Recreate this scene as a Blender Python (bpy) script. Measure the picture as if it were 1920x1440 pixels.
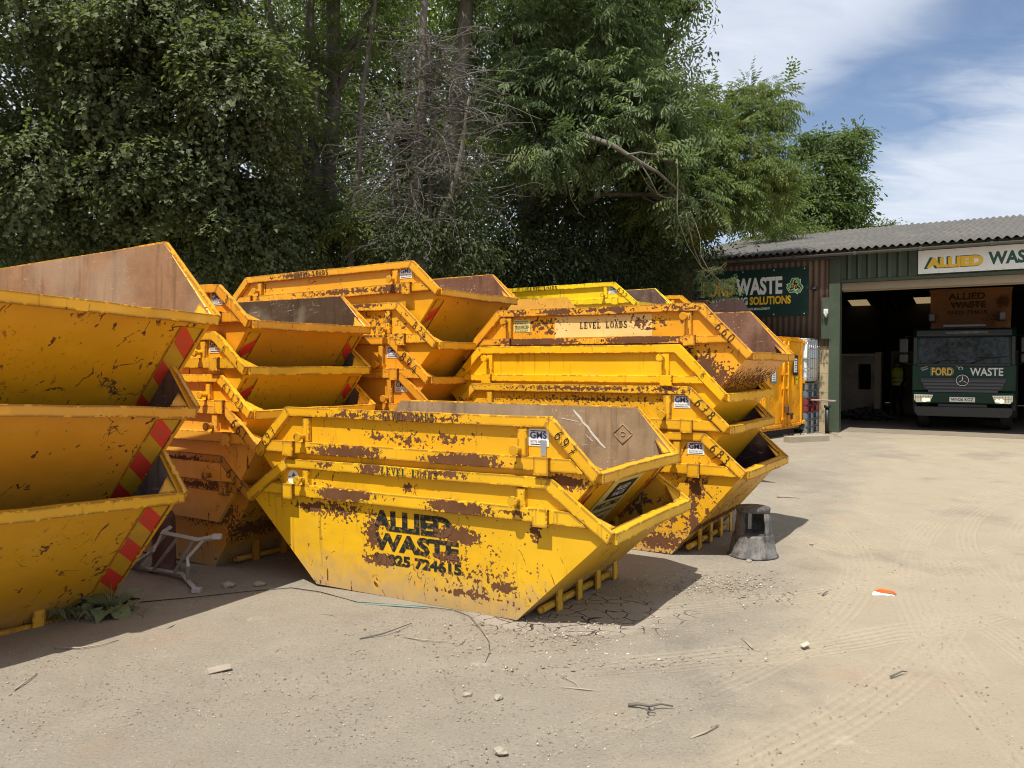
import bpy, bmesh, math, random
import numpy as np
from mathutils import Vector, Matrix, noise as mnoise
R = math.radians
PI = math.pi
rng = random.Random(7)
nrg = np.random.default_rng(11)
SC = bpy.context.scene
COL = SC.collection
for o in list(bpy.data.objects):
    bpy.data.objects.remove(o)

# ------------------------------------------------------------------ camera, sky, sun, exposure
CAMZ, FPX, PITCH = 1.714, 1553.6, R(1.4257)
cam_d = bpy.data.cameras.new("camera")
cam_d.sensor_width = 36.0
cam_d.lens = FPX / 1920 * 36.0
cam_d.clip_start, cam_d.clip_end = 0.1, 2000
cam = bpy.data.objects.new("camera", cam_d)
cam.location = (0, 0, CAMZ)
cam.rotation_euler = (R(90) - PITCH, 0, R(0.056))
COL.objects.link(cam)
SC.camera = cam
SUN_EL = R(63.8)
SUN_AZ = math.atan2(-0.24, -0.43)          # towards the sun, seen from above: behind the viewer, a little left
SUN_DIR = Vector((math.sin(SUN_AZ) * math.cos(SUN_EL), math.cos(SUN_AZ) * math.cos(SUN_EL), math.sin(SUN_EL)))
sun_d = bpy.data.lights.new("sun", 'SUN')
sun_d.energy = 4.9
sun_d.angle = R(0.53)
sun_d.color = (1.0, 0.95, 0.87)
sun = bpy.data.objects.new("sun", sun_d)
sun.rotation_euler = SUN_DIR.to_track_quat('Z', 'Y').to_euler()
sun.location = (0, 0, 40)
COL.objects.link(sun)
SC.view_settings.view_transform = 'Standard'
SC.view_settings.look = 'None'
SC.view_settings.exposure = 0.43
SC.view_settings.gamma = 1.0
SC.render.engine = 'CYCLES'
SC.cycles.max_bounces = 6
SC.cycles.diffuse_bounces = 4
SC.cycles.glossy_bounces = 3
SC.cycles.transmission_bounces = 4
SC.cycles.use_denoising = True
SC.cycles.filter_width = 1.05
SC.cycles.sample_clamp_indirect = 4.0

def nd(nt, kind, ins=None, **props):
    n = nt.nodes.new(kind)
    for k, v in props.items():
        setattr(n, k, v)
    for k, v in (ins or {}).items():
        s = n.inputs[k]
        if isinstance(v, bpy.types.NodeSocket):
            nt.links.new(v, s)
        else:
            s.default_value = v
    return n

def mth(nt, op, a, b=0.0, c=0.0, clamp=False):
    n = nd(nt, 'ShaderNodeMath', {0: a, 1: b, 2: c}, operation=op, use_clamp=clamp)
    return n.outputs[0]

def vmath(nt, op, a, b=None):
    n = nd(nt, 'ShaderNodeVectorMath', {0: a}, operation=op)
    if b is not None:
        if isinstance(b, bpy.types.NodeSocket): nt.links.new(b, n.inputs[1])
        else: n.inputs[1].default_value = b
    return n

def sstep(nt, v, lo, hi):
    n = nd(nt, 'ShaderNodeMapRange', {0: v, 1: lo, 2: hi, 3: 0.0, 4: 1.0}, interpolation_type='SMOOTHSTEP')
    return n.outputs[0]

def mix(nt, fac, a, b, blend='MIX'):
    n = nd(nt, 'ShaderNodeMix', data_type='RGBA', blend_type=blend)
    for s, v in ((n.inputs[0], fac), (n.inputs[6], a), (n.inputs[7], b)):
        if isinstance(v, bpy.types.NodeSocket): nt.links.new(v, s)
        elif isinstance(v, (int, float)): s.default_value = v
        else: s.default_value = (*v[:3], 1.0)
    return n.outputs[2]

def noise(nt, vec, scale, detail=4.0, rough=0.55, dist=0.0):
    n = nd(nt, 'ShaderNodeTexNoise', {'Vector': vec, 'Scale': scale, 'Detail': detail, 'Roughness': rough, 'Distortion': dist})
    return n.outputs[0]

world = bpy.data.worlds.new("World")
SC.world = world
world.use_nodes = True
nt = world.node_tree
nt.nodes.clear()
sky = nd(nt, 'ShaderNodeTexSky', sky_type='NISHITA', sun_disc=False)
sky.sun_elevation = SUN_EL
sky.sun_rotation = SUN_AZ % (2 * PI)
sky.altitude = 60
sky.air_density, sky.dust_density, sky.ozone_density = 1.0, 1.2, 1.6
geo = nd(nt, 'ShaderNodeTexCoord')
dirv = geo.outputs['Generated']
def az_el(a, e):
    a, e = R(a), R(e)
    return Vector((math.sin(a) * math.cos(e), math.cos(a) * math.cos(e), math.sin(e)))
BAND = az_el(17.5, 12.5).cross(az_el(31.5, 20.5)).normalized()   # the clear blue lane between two cloud sheets
sep = nd(nt, 'ShaderNodeSeparateXYZ', {0: dirv})
den = mth(nt, 'ADD', sep.outputs[2], 0.22)
flat = nd(nt, 'ShaderNodeCombineXYZ', {0: mth(nt, 'DIVIDE', sep.outputs[0], den), 1: mth(nt, 'DIVIDE', sep.outputs[1], den), 2: 0.0}).outputs[0]
rot = nd(nt, 'ShaderNodeMapping', {'Vector': flat, 'Rotation': (0, 0, R(-35)), 'Scale': (1.0, 2.2, 1.0)}).outputs[0]
c1 = noise(nt, rot, 1.3, 7.0, 0.55, 0.5)
c2 = noise(nt, rot, 5.0, 6.0, 0.6, 0.8)
bd = vmath(nt, 'DOT_PRODUCT', dirv, tuple(BAND)).outputs['Value']
bdn = mth(nt, 'ADD', bd, mth(nt, 'MULTIPLY', mth(nt, 'SUBTRACT', c1, 0.5), 0.16))
bdn = mth(nt, 'ADD', bdn, mth(nt, 'MULTIPLY', mth(nt, 'SUBTRACT', c2, 0.5), 0.06))
side = sstep(nt, mth(nt, 'ABSOLUTE', bdn), 0.012, 0.105)
cl = mth(nt, 'MULTIPLY', side, mth(nt, 'ADD', 0.62, mth(nt, 'MULTIPLY', c1, 0.55)), clamp=True)
cl = mth(nt, 'ADD', cl, mth(nt, 'MULTIPLY', mth(nt, 'SUBTRACT', c2, 0.45), 0.28), clamp=True)
skyc = mix(nt, 1.0, sky.outputs[0], (1.12, 1.08, 1.10), 'MULTIPLY')
cloudc = mix(nt, c2, (6.2, 6.8, 7.8), (7.6, 8.0, 8.7))
fin = mix(nt, mth(nt, 'MULTIPLY', cl, 0.92), skyc, cloudc)
bg = nd(nt, 'ShaderNodeBackground', {0: fin, 1: 0.088})
out = nd(nt, 'ShaderNodeOutputWorld', {0: bg.outputs[0]})

# ------------------------------------------------------------------ helpers
def P(px, py, Y):
    """point at depth Y along the sight line of photo pixel (px, py)"""
    u, v = (px - 960) / FPX, (720 - py) / FPX
    c, s = math.cos(PITCH), math.sin(PITCH)
    d = Vector((u, c + v * s, v * c - s))
    return Vector((0, 0, CAMZ)) + d * (Y / d.y)

def gh(x, y):
    """height of the yard"""
    h = -0.15 * math.exp(-((x + 4.2) ** 2 + (y - 6.0) ** 2) / 3.0) + 0.026 * math.exp(-((x - 1) ** 2 + (y - 8.4) ** 2) / 3.0)
    h += -0.087 * math.exp(-((x + 3) ** 2 + (y - 8.6) ** 2) / 3.0)
    t = min(1, max(0, (y - 10) / 7)); t = t * t * (3 - 2 * t)
    return h + 0.13 * t

def G(px, py):
    """point on the yard seen at photo pixel (px, py)"""
    z = 0.0
    for _ in range(6):
        u, v = (px - 960) / FPX, (720 - py) / FPX
        c, s = math.cos(PITCH), math.sin(PITCH)
        d = Vector((u, c + v * s, v * c - s))
        p = Vector((0, 0, CAMZ)) + d * ((z - CAMZ) / d.z)
        z = gh(p.x, p.y)
    return p

def tag(o, label=None, cat=None, group=None, kind=None):
    for k, v in (('label', label), ('category', cat), ('group', group), ('kind', kind)):
        if v: o[k] = v
    return o

def empty(name, loc, rot=(0, 0, 0)):
    o = bpy.data.objects.new(name, None)
    o.empty_display_size = 0.2
    o.location = loc
    o.rotation_euler = rot
    COL.objects.link(o)
    return o

class MB:
    """collects shapes into ONE mesh"""
    def __init__(self): self.v, self.f, self.m, self.s = [], [], [], []
    def add(self, vs, fs, mi=0, smooth=False):
        b = len(self.v)
        self.v += [tuple(p) for p in vs]
        for f in fs:
            self.f.append([b + i for i in f]); self.m.append(mi); self.s.append(smooth)
        return self
    def box(self, c, d, mi=0, M=None):
        x, y, z = d[0] / 2, d[1] / 2, d[2] / 2
        vs = [Vector((sx * x, sy * y, sz * z)) for sz in (-1, 1) for sy in (-1, 1) for sx in (-1, 1)]
        if M: vs = [M @ v for v in vs]
        vs = [v + Vector(c) for v in vs]
        return self.add(vs, [(0, 2, 3, 1), (4, 5, 7, 6), (0, 1, 5, 4), (2, 6, 7, 3), (0, 4, 6, 2), (1, 3, 7, 5)], mi)
    def prism(self, pts, a, b, axis='y', mi=0):
        """polygon in the plane across AXIS pulled from a to b"""
        def mk(p, t):
            return {'x': (t, p[0], p[1]), 'y': (p[0], t, p[1]), 'z': (p[0], p[1], t)}[axis]
        n = len(pts)
        vs = [mk(p, a) for p in pts] + [mk(p, b) for p in pts]
        fs = [tuple(range(n)), tuple(range(2 * n - 1, n - 1, -1))] + [(i, i + n, (i + 1) % n + n, (i + 1) % n) for i in range(n)]
        return self.add(vs, fs, mi)
    def tube(self, pts, rad, seg=8, mi=0, caps=True, smooth=True):
        pts = [Vector(p) for p in pts]
        n = len(pts)
        rad = rad if hasattr(rad, '__len__') else [rad] * n
        vs, up = [], None
        for i, p in enumerate(pts):
            t = (pts[min(i + 1, n - 1)] - pts[max(i - 1, 0)])
            if t.length < 1e-9: t = Vector((0, 0, 1))
            t.normalize()
            if up is None:
                up = Vector((0, 0, 1)) if abs(t.z) < 0.9 else Vector((1, 0, 0))
            a = t.cross(up); a.normalize(); bb = a.cross(t); up = bb
            for k in range(seg):
                w = 2 * PI * k / seg
                vs.append(p + (a * math.cos(w) + bb * math.sin(w)) * rad[i])
        fs = []
        for i in range(n - 1):
            for k in range(seg):
                k2 = (k + 1) % seg
                fs.append((i * seg + k, i * seg + k2, (i + 1) * seg + k2, (i + 1) * seg + k))
        self.add(vs, fs, mi, smooth)
        if caps:
            b = len(self.v) - len(vs)
            self.f.append([b + k for k in range(seg)][::-1]); self.m.append(mi); self.s.append(False)
            self.f.append([b + (n - 1) * seg + k for k in range(seg)]); self.m.append(mi); self.s.append(False)
        return self
    def lathe(self, prof, seg=24, mi=0, c=(0, 0, 0), a0=0.0, a1=2 * PI, smooth=True):
        n = len(prof); full = abs(a1 - a0 - 2 * PI) < 1e-6
        ks = seg if full else seg + 1
        vs = []
        for k in range(ks):
            w = a0 + (a1 - a0) * k / seg
            vs += [(c[0] + r * math.cos(w), c[1] + r * math.sin(w), c[2] + z) for r, z in prof]
        fs = []
        for k in range(seg):
            k2 = (k + 1) % ks
            for i in range(n - 1):
                fs.append((k * n + i, k2 * n + i, k2 * n + i + 1, k * n + i + 1))
        return self.add(vs, fs, mi, smooth)
    def poly(self, pts, mi=0): return self.add(pts, [tuple(range(len(pts)))], mi)
    def build(self, name, mats, parent=None, bevel=0.0, loc=None, fix=True, bent=0.0):
        me = bpy.data.meshes.new(name)
        me.from_pydata(self.v, [], self.f)
        mats = mats if isinstance(mats, (list, tuple)) else [mats]
        for m in mats: me.materials.append(m)
        me.polygons.foreach_set('material_index', self.m)
        me.polygons.foreach_set('use_smooth', self.s)
        if fix:
            bm = bmesh.new(); bm.from_mesh(me)
            if bent:       # knocked about: long members wander a few millimetres
                bmesh.ops.remove_doubles(bm, verts=bm.verts, dist=1e-4)
                ln = [e_ for e_ in bm.edges if e_.calc_length() > 0.28]
                bmesh.ops.subdivide_edges(bm, edges=ln, cuts=7, use_grid_fill=True)
                sd = rng.random() * 40
                for v_ in bm.verts:
                    q_ = mnoise.noise_vector(v_.co * 2.3 + Vector((sd, 0, sd))) + .5 * mnoise.noise_vector(v_.co * 6.0 + Vector((0, sd, 0)))
                    v_.co += Vector((q_.x * .3, q_.y * .28, q_.z)) * bent
            bmesh.ops.recalc_face_normals(bm, faces=bm.faces)
            bm.to_mesh(me); bm.free()
        me.update()
        o = bpy.data.objects.new(name, me)
        COL.objects.link(o)
        if parent: o.parent = parent
        if loc: o.location = loc
        if bevel:
            b = o.modifiers.new('bevel', 'BEVEL'); b.width = bevel; b.segments = 2; b.limit_method = 'ANGLE'; b.angle_limit = R(35)
        return o

def np_mesh(name, V, faces_idx, sizes, mat, parent=None):
    """mesh from numpy: flat loop indices + polygon sizes"""
    me = bpy.data.meshes.new(name)
    me.vertices.add(len(V)); me.vertices.foreach_set('co', np.asarray(V, np.float32).ravel())
    me.loops.add(len(faces_idx)); me.loops.foreach_set('vertex_index', np.asarray(faces_idx, np.int32))
    me.polygons.add(len(sizes))
    st = np.zeros(len(sizes), np.int32); st[1:] = np.cumsum(sizes)[:-1]
    me.polygons.foreach_set('loop_start', st)
    me.update(calc_edges=True)
    me.validate()
    me.materials.append(mat)
    o = bpy.data.objects.new(name, me)
    COL.objects.link(o)
    if parent: o.parent = parent
    return o

# ---- lettering
def text_polys(body, w, h, bold=0.0, shear=0.0):
    """the outline of BODY as flat triangles/quads fitted into a w x h box, lower left at 0,0"""
    cu = bpy.data.curves.new('lettering', 'FONT')
    cu.body = body; cu.size = 1.0; cu.offset = bold; cu.shear = shear; cu.resolution_u = 3; cu.fill_mode = 'FRONT'
    ob = bpy.data.objects.new('lettering', cu)
    COL.objects.link(ob)
    dg = bpy.context.evaluated_depsgraph_get()
    me = bpy.data.meshes.new_from_object(ob.evaluated_get(dg))
    vs = [(v.co.x, v.co.y) for v in me.vertices]
    fs = [tuple(p.vertices) for p in me.polygons]
    bpy.data.objects.remove(ob); bpy.data.curves.remove(cu); bpy.data.meshes.remove(me)
    x0 = min(v[0] for v in vs); x1 = max(v[0] for v in vs); y0 = min(v[1] for v in vs); y1 = max(v[1] for v in vs)
    vs = [((a - x0) / (x1 - x0) * w, (b - y0) / (y1 - y0) * h) for a, b in vs]
    return vs, fs

def ribbon(pts, wd):
    """flat stroke along pts: (verts2d, faces)"""
    n = len(pts); vs = []
    for i, p in enumerate(pts):
        a, b = pts[max(i - 1, 0)], pts[min(i + 1, n - 1)]
        dx, dy = b[0] - a[0], b[1] - a[1]; l = math.hypot(dx, dy) or 1
        ww = wd / 2 * (0.8 if i in (0, n - 1) else 1)
        vs += [(p[0] - dy / l * ww, p[1] + dx / l * ww), (p[0] + dy / l * ww, p[1] - dx / l * ww)]
    return vs, [(2 * i, 2 * i + 1, 2 * i + 3, 2 * i + 2) for i in range(n - 1)]

def arc(cx, cy, rx, ry, a0, a1, n=12):
    return [(cx + rx * math.cos(R(a0 + (a1 - a0) * i / n)), cy + ry * math.sin(R(a0 + (a1 - a0) * i / n))) for i in range(n + 1)]

HAND = {
    '6': [[(.75, .97), (.4, .9), (.15, .6), (.1, .3)] + arc(.45, .3, .35, .3, 180, 540, 14)],
    '9': [arc(.45, .7, .33, .27, 0, 360, 14) + [(.72, .4), (.5, .0)]],
    '7': [[(.1, .92), (.8, .95), (.6, .5), (.4, 0)], [(.25, .5), (.85, .52)]],
    '8': [arc(.5, .74, .28, .24, 270, 630, 12), arc(.5, .25, .36, .25, 90, 450, 14)],
    '3': [arc(.42, .74, .3, .24, 150, -90, 10) + arc(.42, .25, .36, .25, 90, -150, 10)],
    '0': [arc(.45, .5, .36, .48, 90, 450, 16)],
    '1': [[(.3, .75), (.5, .98), (.48, 0)]],
    '5': [[(.8, .95), (.25, .93), (.2, .55)] + arc(.42, .3, .36, .29, 120, -150, 10)],
    '2': [arc(.45, .7, .32, .27, 160, -20, 8) + [(.1, .03), (.85, .05)]],
    '4': [[(.5, .98), (.08, .35), (.9, .38)], [(.68, .7), (.62, 0)]],
    'D': [[(.15, .02), (.18, .97)], [(.0, .97)] + arc(.2, .5, .6, .47, 90, -90, 10) + [(0, .03)]],
}
def slab(ch):
    """a slab-serif stencil capital in a .85 x 1 box: list of (verts, faces)"""
    q = lambda x0, y0, x1, y1: ([(x0, y0), (x1, y0), (x1, y1), (x0, y1)], [(0, 1, 2, 3)])
    g = lambda a, b, c, d: ([a, b, c, d], [(0, 1, 2, 3)])
    if ch == 'L': return [q(.1, .13, .38, .9), q(0, .9, .5, 1), q(0, 0, .8, .13), q(.68, .13, .8, .38)]
    if ch == 'E': return [q(.1, .12, .38, .88), q(0, .88, .8, 1), q(0, 0, .8, .12), q(.42, .42, .6, .57), q(.68, .12, .8, .34), q(.68, .68, .8, .88)]
    if ch == 'V': return [g((.08, .9), (.36, .9), (.5, .3), (.42, 0)), g((.62, .9), (.74, .9), (.5, .05), (.46, .25)), q(0, .9, .42, 1), q(.52, .9, .85, 1)]
    if ch == 'A': return [g((.3, 1), (.5, 1), (.78, .1), (.5, .1)), g((.28, .9), (.36, .75), (.2, .1), (.08, .1)), q(.24, .28, .5, .38), q(0, 0, .3, .1), q(.45, 0, .85, .1)]
    if ch == 'O': return [ribbon(arc(.4, .5, .27, .42, 100, 260), .24), ribbon(arc(.46, .5, .27, .42, -80, 80), .24)]
    if ch == 'D': return [q(.1, .1, .36, .9), q(0, .9, .4, 1), q(0, 0, .4, .1), ribbon(arc(.42, .5, .28, .44, -90, 90), .2)]
    if ch == 'S': return [ribbon(arc(.42, .74, .26, .2, 20, 270, 10) + arc(.42, .27, .3, .21, 90, -170, 10), .17)]
    return []
# ------------------------------------------------------------------ materials
def newmat(name):
    m = bpy.data.materials.new(name); m.use_nodes = True
    m.node_tree.nodes.clear()
    return m, m.node_tree

def finish(nt, col, rough=0.6, metal=0.0, spec=0.5, bump=None, bstr=0.3, bdist=0.01, emit=None, estr=0.0, coat=0.0):
    b = nd(nt, 'ShaderNodeBsdfPrincipled')
    def put(k, v):
        if isinstance(v, bpy.types.NodeSocket): nt.links.new(v, b.inputs[k])
        elif isinstance(v, (tuple, list)): b.inputs[k].default_value = (*v[:3], 1.0)
        else: b.inputs[k].default_value = v
    put('Base Color', col); put('Roughness', rough); put('Metallic', metal); put('Specular IOR Level', spec)
    if coat: put('Coat Weight', coat); put('Coat Roughness', 0.08)
    if bump is not None:
        bn = nd(nt, 'ShaderNodeBump', {'Height': bump, 'Strength': bstr, 'Distance': bdist})
        nt.links.new(bn.outputs[0], b.inputs['Normal'])
    if emit is not None: put('Emission Color', emit); put('Emission Strength', estr)
    nd(nt, 'ShaderNodeOutputMaterial', {0: b.outputs[0]})

def objco(nt, off=(0, 0, 0), scale=(1, 1, 1)):
    t = nd(nt, 'ShaderNodeTexCoord')
    return nd(nt, 'ShaderNodeMapping', {'Vector': t.outputs['Object'], 'Location': off, 'Scale': scale}).outputs[0]

def plain(name, col, rough=0.6, metal=0.0, var=0.25, scale=6.0, spec=0.5, bstr=0.15, coat=0.0, dirt=None, dirt_amt=0.4):
    """one colour with wear-like mottling"""
    m, nt = newmat(name)
    v = objco(nt)
    n = noise(nt, v, scale, 6, 0.6)
    dk = tuple(c * (1 - var) for c in col); lt = tuple(min(1, c * (1 + var)) for c in col)
    c = mix(nt, n, dk, lt)
    if dirt:
        n2 = noise(nt, v, scale * 0.6, 8, 0.7)
        c = mix(nt, mth(nt, 'MULTIPLY', sstep(nt, n2, 0.45, 0.7), dirt_amt), c, dirt)
    finish(nt, c, rough, metal, spec, bump=noise(nt, v, scale * 8, 4), bstr=bstr, bdist=0.004, coat=coat)
    return m

RUST_D, RUST_L = (0.070, 0.030, 0.014), (0.18, 0.082, 0.040)
def rust_masks(nt, seed, rust, patches, chip=1.0, scr=1.0, wear=0.0):
    """0..1 where the paint is gone: chips, flaked patches, scratches and runs"""
    off = (seed * 3.71, seed * 1.93, seed * 2.57)
    v = objco(nt, off)
    region = noise(nt, v, 1.7, 3, 0.5)
    fine = noise(nt, v, 34.0, 5, 0.6)
    mid = noise(nt, v, 9.0, 6, 0.62)
    t = mth(nt, 'ADD', mth(nt, 'MULTIPLY', mid, 0.42), mth(nt, 'MULTIPLY', fine, 0.58))
    t = mth(nt, 'ADD', t, mth(nt, 'MULTIPLY', mth(nt, 'SUBTRACT', region, 0.5), 0.55))
    lo = 0.742 - 0.085 * rust * chip
    m = sstep(nt, t, lo, lo + 0.026)
    # flaked patches at given places
    if patches:
        raw = nd(nt, 'ShaderNodeTexCoord').outputs['Object']
        best = None
        for (x, z, rx, rz, k) in patches:
            d = nd(nt, 'ShaderNodeMapping', {'Vector': raw, 'Location': (-x / rx, 0, -z / rz), 'Scale': (1 / rx, 0.0, 1 / rz)}).outputs[0]
            l = mth(nt, 'MULTIPLY', mth(nt, 'SUBTRACT', 1.0, vmath(nt, 'LENGTH', d).outputs['Value']), k)
            best = l if best is None else mth(nt, 'MAXIMUM', best, l)
        edge = mth(nt, 'ADD', mth(nt, 'MULTIPLY', mth(nt, 'SUBTRACT', mid, 0.5), 1.35), mth(nt, 'MULTIPLY', mth(nt, 'SUBTRACT', fine, 0.5), 3.2))
        m = mth(nt, 'MAXIMUM', m, sstep(nt, mth(nt, 'ADD', best, edge), 0.28, 0.34))
    # scratches: thin level lines of a warped noise, only in some places
    for sc, wd, lim in ((2.3, 0.0045, 0.52), (4.6, 0.006, 0.55)):
        s = nd(nt, 'ShaderNodeMapping', {'Vector': v, 'Scale': (1.0, 1.0, 0.7), 'Rotation': (0, 0.6, 0)}).outputs[0]
        a = mth(nt, 'ABSOLUTE', mth(nt, 'SUBTRACT', noise(nt, s, sc, 3.2, 0.5, 0.6), 0.5))
        where = sstep(nt, noise(nt, v, 2.6 + sc * 0.3, 2), lim + 0.05 - 0.03 * scr, lim + 0.11 - 0.03 * scr)
        brk = sstep(nt, fine, 0.40, 0.5)
        line = mth(nt, 'MULTIPLY', mth(nt, 'MULTIPLY', mth(nt, 'SUBTRACT', 1.0, sstep(nt, a, wd * scr * 0.5, wd * scr)), where), brk)
        m = mth(nt, 'MAXIMUM', m, line)
    # short gouges, all struck in much the same direction
    dv = nd(nt, 'ShaderNodeMapping', {'Vector': v, 'Rotation': (0.55, 0.6, 0.2), 'Scale': (15, 15, 2.6)}).outputs[0]
    gz = mth(nt, 'ADD', noise(nt, dv, 1.0, 2.5, 0.5), mth(nt, 'MULTIPLY', mth(nt, 'SUBTRACT', fine, 0.5), 0.12))
    gg = sstep(nt, noise(nt, v, 1.9, 2), 0.50, 0.58)
    m = mth(nt, 'MAXIMUM', m, mth(nt, 'MULTIPLY', sstep(nt, gz, 0.735 - 0.035 * scr, 0.75 - 0.035 * scr), gg))
    # paint knocked off the corners of rails
    if wear:
        bv = nd(nt, 'ShaderNodeBevel', {'Radius': 0.028}, samples=4)
        gm = nd(nt, 'ShaderNodeNewGeometry')
        dt = vmath(nt, 'DOT_PRODUCT', bv.outputs[0], gm.outputs['Normal']).outputs['Value']
        ew = sstep(nt, dt, 0.999, 0.93)
        kn = sstep(nt, mth(nt, 'ADD', mth(nt, 'MULTIPLY', mid, 0.6), mth(nt, 'MULTIPLY', fine, 0.4)), 0.53 - 0.10 * wear, 0.57 - 0.10 * wear)
        m = mth(nt, 'MAXIMUM', m, sstep(nt, mth(nt, 'MULTIPLY', ew, kn), 0.28, 0.42))
    # runs below edges
    sv = objco(nt, off, (26, 26, 1.3))
    st = mth(nt, 'MULTIPLY', sstep(nt, noise(nt, sv, 1.0, 4, 0.6), 0.58, 0.70), sstep(nt, region, 0.45, 0.62))
    return m, st, region, fine, mid, v

_cache = {}
def paint(seed, col, rust=1.0, patches=(), dust=0.35, chip=1.0, scr=1.0, wear=0.0):
    key = ('p', seed, col, rust, tuple(patches), dust, chip, scr, wear)
    if key in _cache: return _cache[key]
    m, nt = newmat('yellow_paint')
    mask, st, region, fine, mid, v = rust_masks(nt, seed, rust, patches, chip, scr, wear)
    c = mix(nt, sstep(nt, region, 0.3, 0.7), tuple(x * 0.93 for x in col), (min(1, col[0] * 1.03), col[1] * 1.07, col[2] * 1.3))
    # pale rubbed areas and grime
    c = mix(nt, mth(nt, 'MULTIPLY', sstep(nt, noise(nt, v, 3.3, 7, 0.68), 0.58, 0.74), 0.22), c, (0.62, 0.42, 0.12))
    c = mix(nt, mth(nt, 'MULTIPLY', st, 0.6), c, (0.2, 0.085, 0.02))
    # dried mud splashed on the lowest part of the side
    oz = nd(nt, 'ShaderNodeSeparateXYZ', {0: nd(nt, 'ShaderNodeTexCoord').outputs['Object']}).outputs[2]
    sp = mth(nt, 'ADD', mth(nt, 'SUBTRACT', 0.24, oz), mth(nt, 'MULTIPLY', mth(nt, 'SUBTRACT', mid, 0.5), 0.5))
    c = mix(nt, mth(nt, 'MULTIPLY', sstep(nt, sp, -0.1, 0.26), dust * 1.5, clamp=True), c, (0.40, 0.27, 0.125))
    c = mix(nt, mth(nt, 'MULTIPLY', sstep(nt, noise(nt, v, 1.1, 8, 0.7), 0.5, 0.75), dust * 0.35), c, (0.35, 0.23, 0.1))
    rc = mix(nt, mid, RUST_D, RUST_L)
    c = mix(nt, mask, c, rc)
    rg = nd(nt, 'ShaderNodeMapRange', {0: mask, 3: 0.42, 4: 0.85}).outputs[0]
    h = mth(nt, 'SUBTRACT', mth(nt, 'ADD', mth(nt, 'MULTIPLY', noise(nt, v, 2.2, 2), 2.2), mth(nt, 'MULTIPLY', fine, 0.05)), mth(nt, 'MULTIPLY', mask, 0.16))
    finish(nt, c, rg, 0.0, nd(nt, 'ShaderNodeMapRange', {0: mask, 3: 0.35, 4: 0.04}).outputs[0], bump=h, bstr=0.4, bdist=0.03)
    _cache[key] = m
    return m

def inside(seed, tone=(0.165, 0.098, 0.07), yellow=0.0):
    key = ('i', seed, tone, yellow)
    if key in _cache: return _cache[key]
    m, nt = newmat('rusty_inside')
    off = (seed * 2.3, seed, seed * 1.7)
    v = objco(nt, off)
    n = noise(nt, v, 3.0, 8, 0.65)
    c = mix(nt, n, tuple(t * 0.35 for t in tone), tuple(t * 1.65 for t in tone))
    c = mix(nt, mth(nt, 'MULTIPLY', sstep(nt, noise(nt, nd(nt, 'ShaderNodeMapping', {'Vector': v, 'Scale': (14, 14, 1.2)}).outputs[0], 1.0, 5, 0.6), 0.5, 0.68), 0.55), c, tuple(t * 0.45 for t in tone))
    c = mix(nt, mth(nt, 'MULTIPLY', sstep(nt, noise(nt, v, 1.3, 5, 0.6), 0.5, 0.68), 0.38), c, (0.34, 0.26, 0.18))
    sv = nd(nt, 'ShaderNodeMapping', {'Vector': v, 'Rotation': (0, 0.9, 0), 'Scale': (3, 3, 22)}).outputs[0]
    c = mix(nt, mth(nt, 'MULTIPLY', sstep(nt, noise(nt, sv, 2.0, 6, 0.7), 0.6, 0.7), 0.55), c, (0.45, 0.38, 0.3))
    c = mix(nt, mth(nt, 'MULTIPLY', mth(nt, 'MULTIPLY', sstep(nt, noise(nt, v, 60, 4), 0.62, 0.68), sstep(nt, noise(nt, v, 2.2, 4), 0.50, 0.62)), 0.7), c, (0.5, 0.42, 0.33))
    if yellow:
        c = mix(nt, sstep(nt, noise(nt, v, 5, 7, 0.7), 0.56 - 0.2 * yellow, 0.6 - 0.2 * yellow), c, (0.55, 0.32, 0.03))
    finish(nt, c, 0.82, 0.0, 0.07, bump=n, bstr=0.5, bdist=0.012)
    _cache[key] = m
    return m

def stencil(seed, rust, patches, col=(0.012, 0.014, 0.012), chip=1.0):
    """black stencil paint that has gone wherever the yellow under it has gone"""
    m, nt = newmat('stencil_paint')
    mask, st, region, fine, mid, v = rust_masks(nt, seed, rust, patches, chip, 1.0)
    c = mix(nt, mth(nt, 'MULTIPLY', sstep(nt, fine, 0.52, 0.62), 0.5), col, (0.35, 0.19, 0.02))
    c = mix(nt, mask, c, mix(nt, mid, RUST_D, RUST_L))
    finish(nt, c, 0.7, 0.0, 0.3)
    return m

M = {}
M['marker'] = plain('black_marker', (0.01, 0.01, 0.01), 0.6, var=0.1)
M['white_vinyl'] = plain('white_vinyl', (0.72, 0.74, 0.75), 0.35, var=0.06, dirt=(0.4, 0.33, 0.2), dirt_amt=0.3)
M['navy'] = plain('navy_print', (0.02, 0.03, 0.12), 0.4, var=0.1)
M['yellow_vinyl'] = plain('pale_yellow_vinyl', (0.66, 0.56, 0.2), 0.4, var=0.1, dirt=(0.4, 0.3, 0.15))
M['red_refl'] = plain('red_reflective', (0.62, 0.035, 0.02), 0.35, var=0.15, dirt=(0.3, 0.1, 0.05))
M['yel_refl'] = plain('yellow_reflective', (0.55, 0.30, 0.01), 0.35, var=0.12, dirt=(0.3, 0.2, 0.05))
M['tape'] = plain('grey_tape', (0.30, 0.32, 0.34), 0.35, 0.3, var=0.1)
M['rust'] = plain('bare_rust', (0.09, 0.045, 0.028), 0.85, var=0.4, scale=12)
M['blue_print'] = plain('blue_print', (0.03, 0.14, 0.4), 0.4)
M['dark_print'] = plain('dark_print', (0.02, 0.024, 0.024), 0.4)
M['green_dark'] = plain('dark_green_panel', (0.008, 0.035, 0.028), 0.35, var=0.06)
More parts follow.
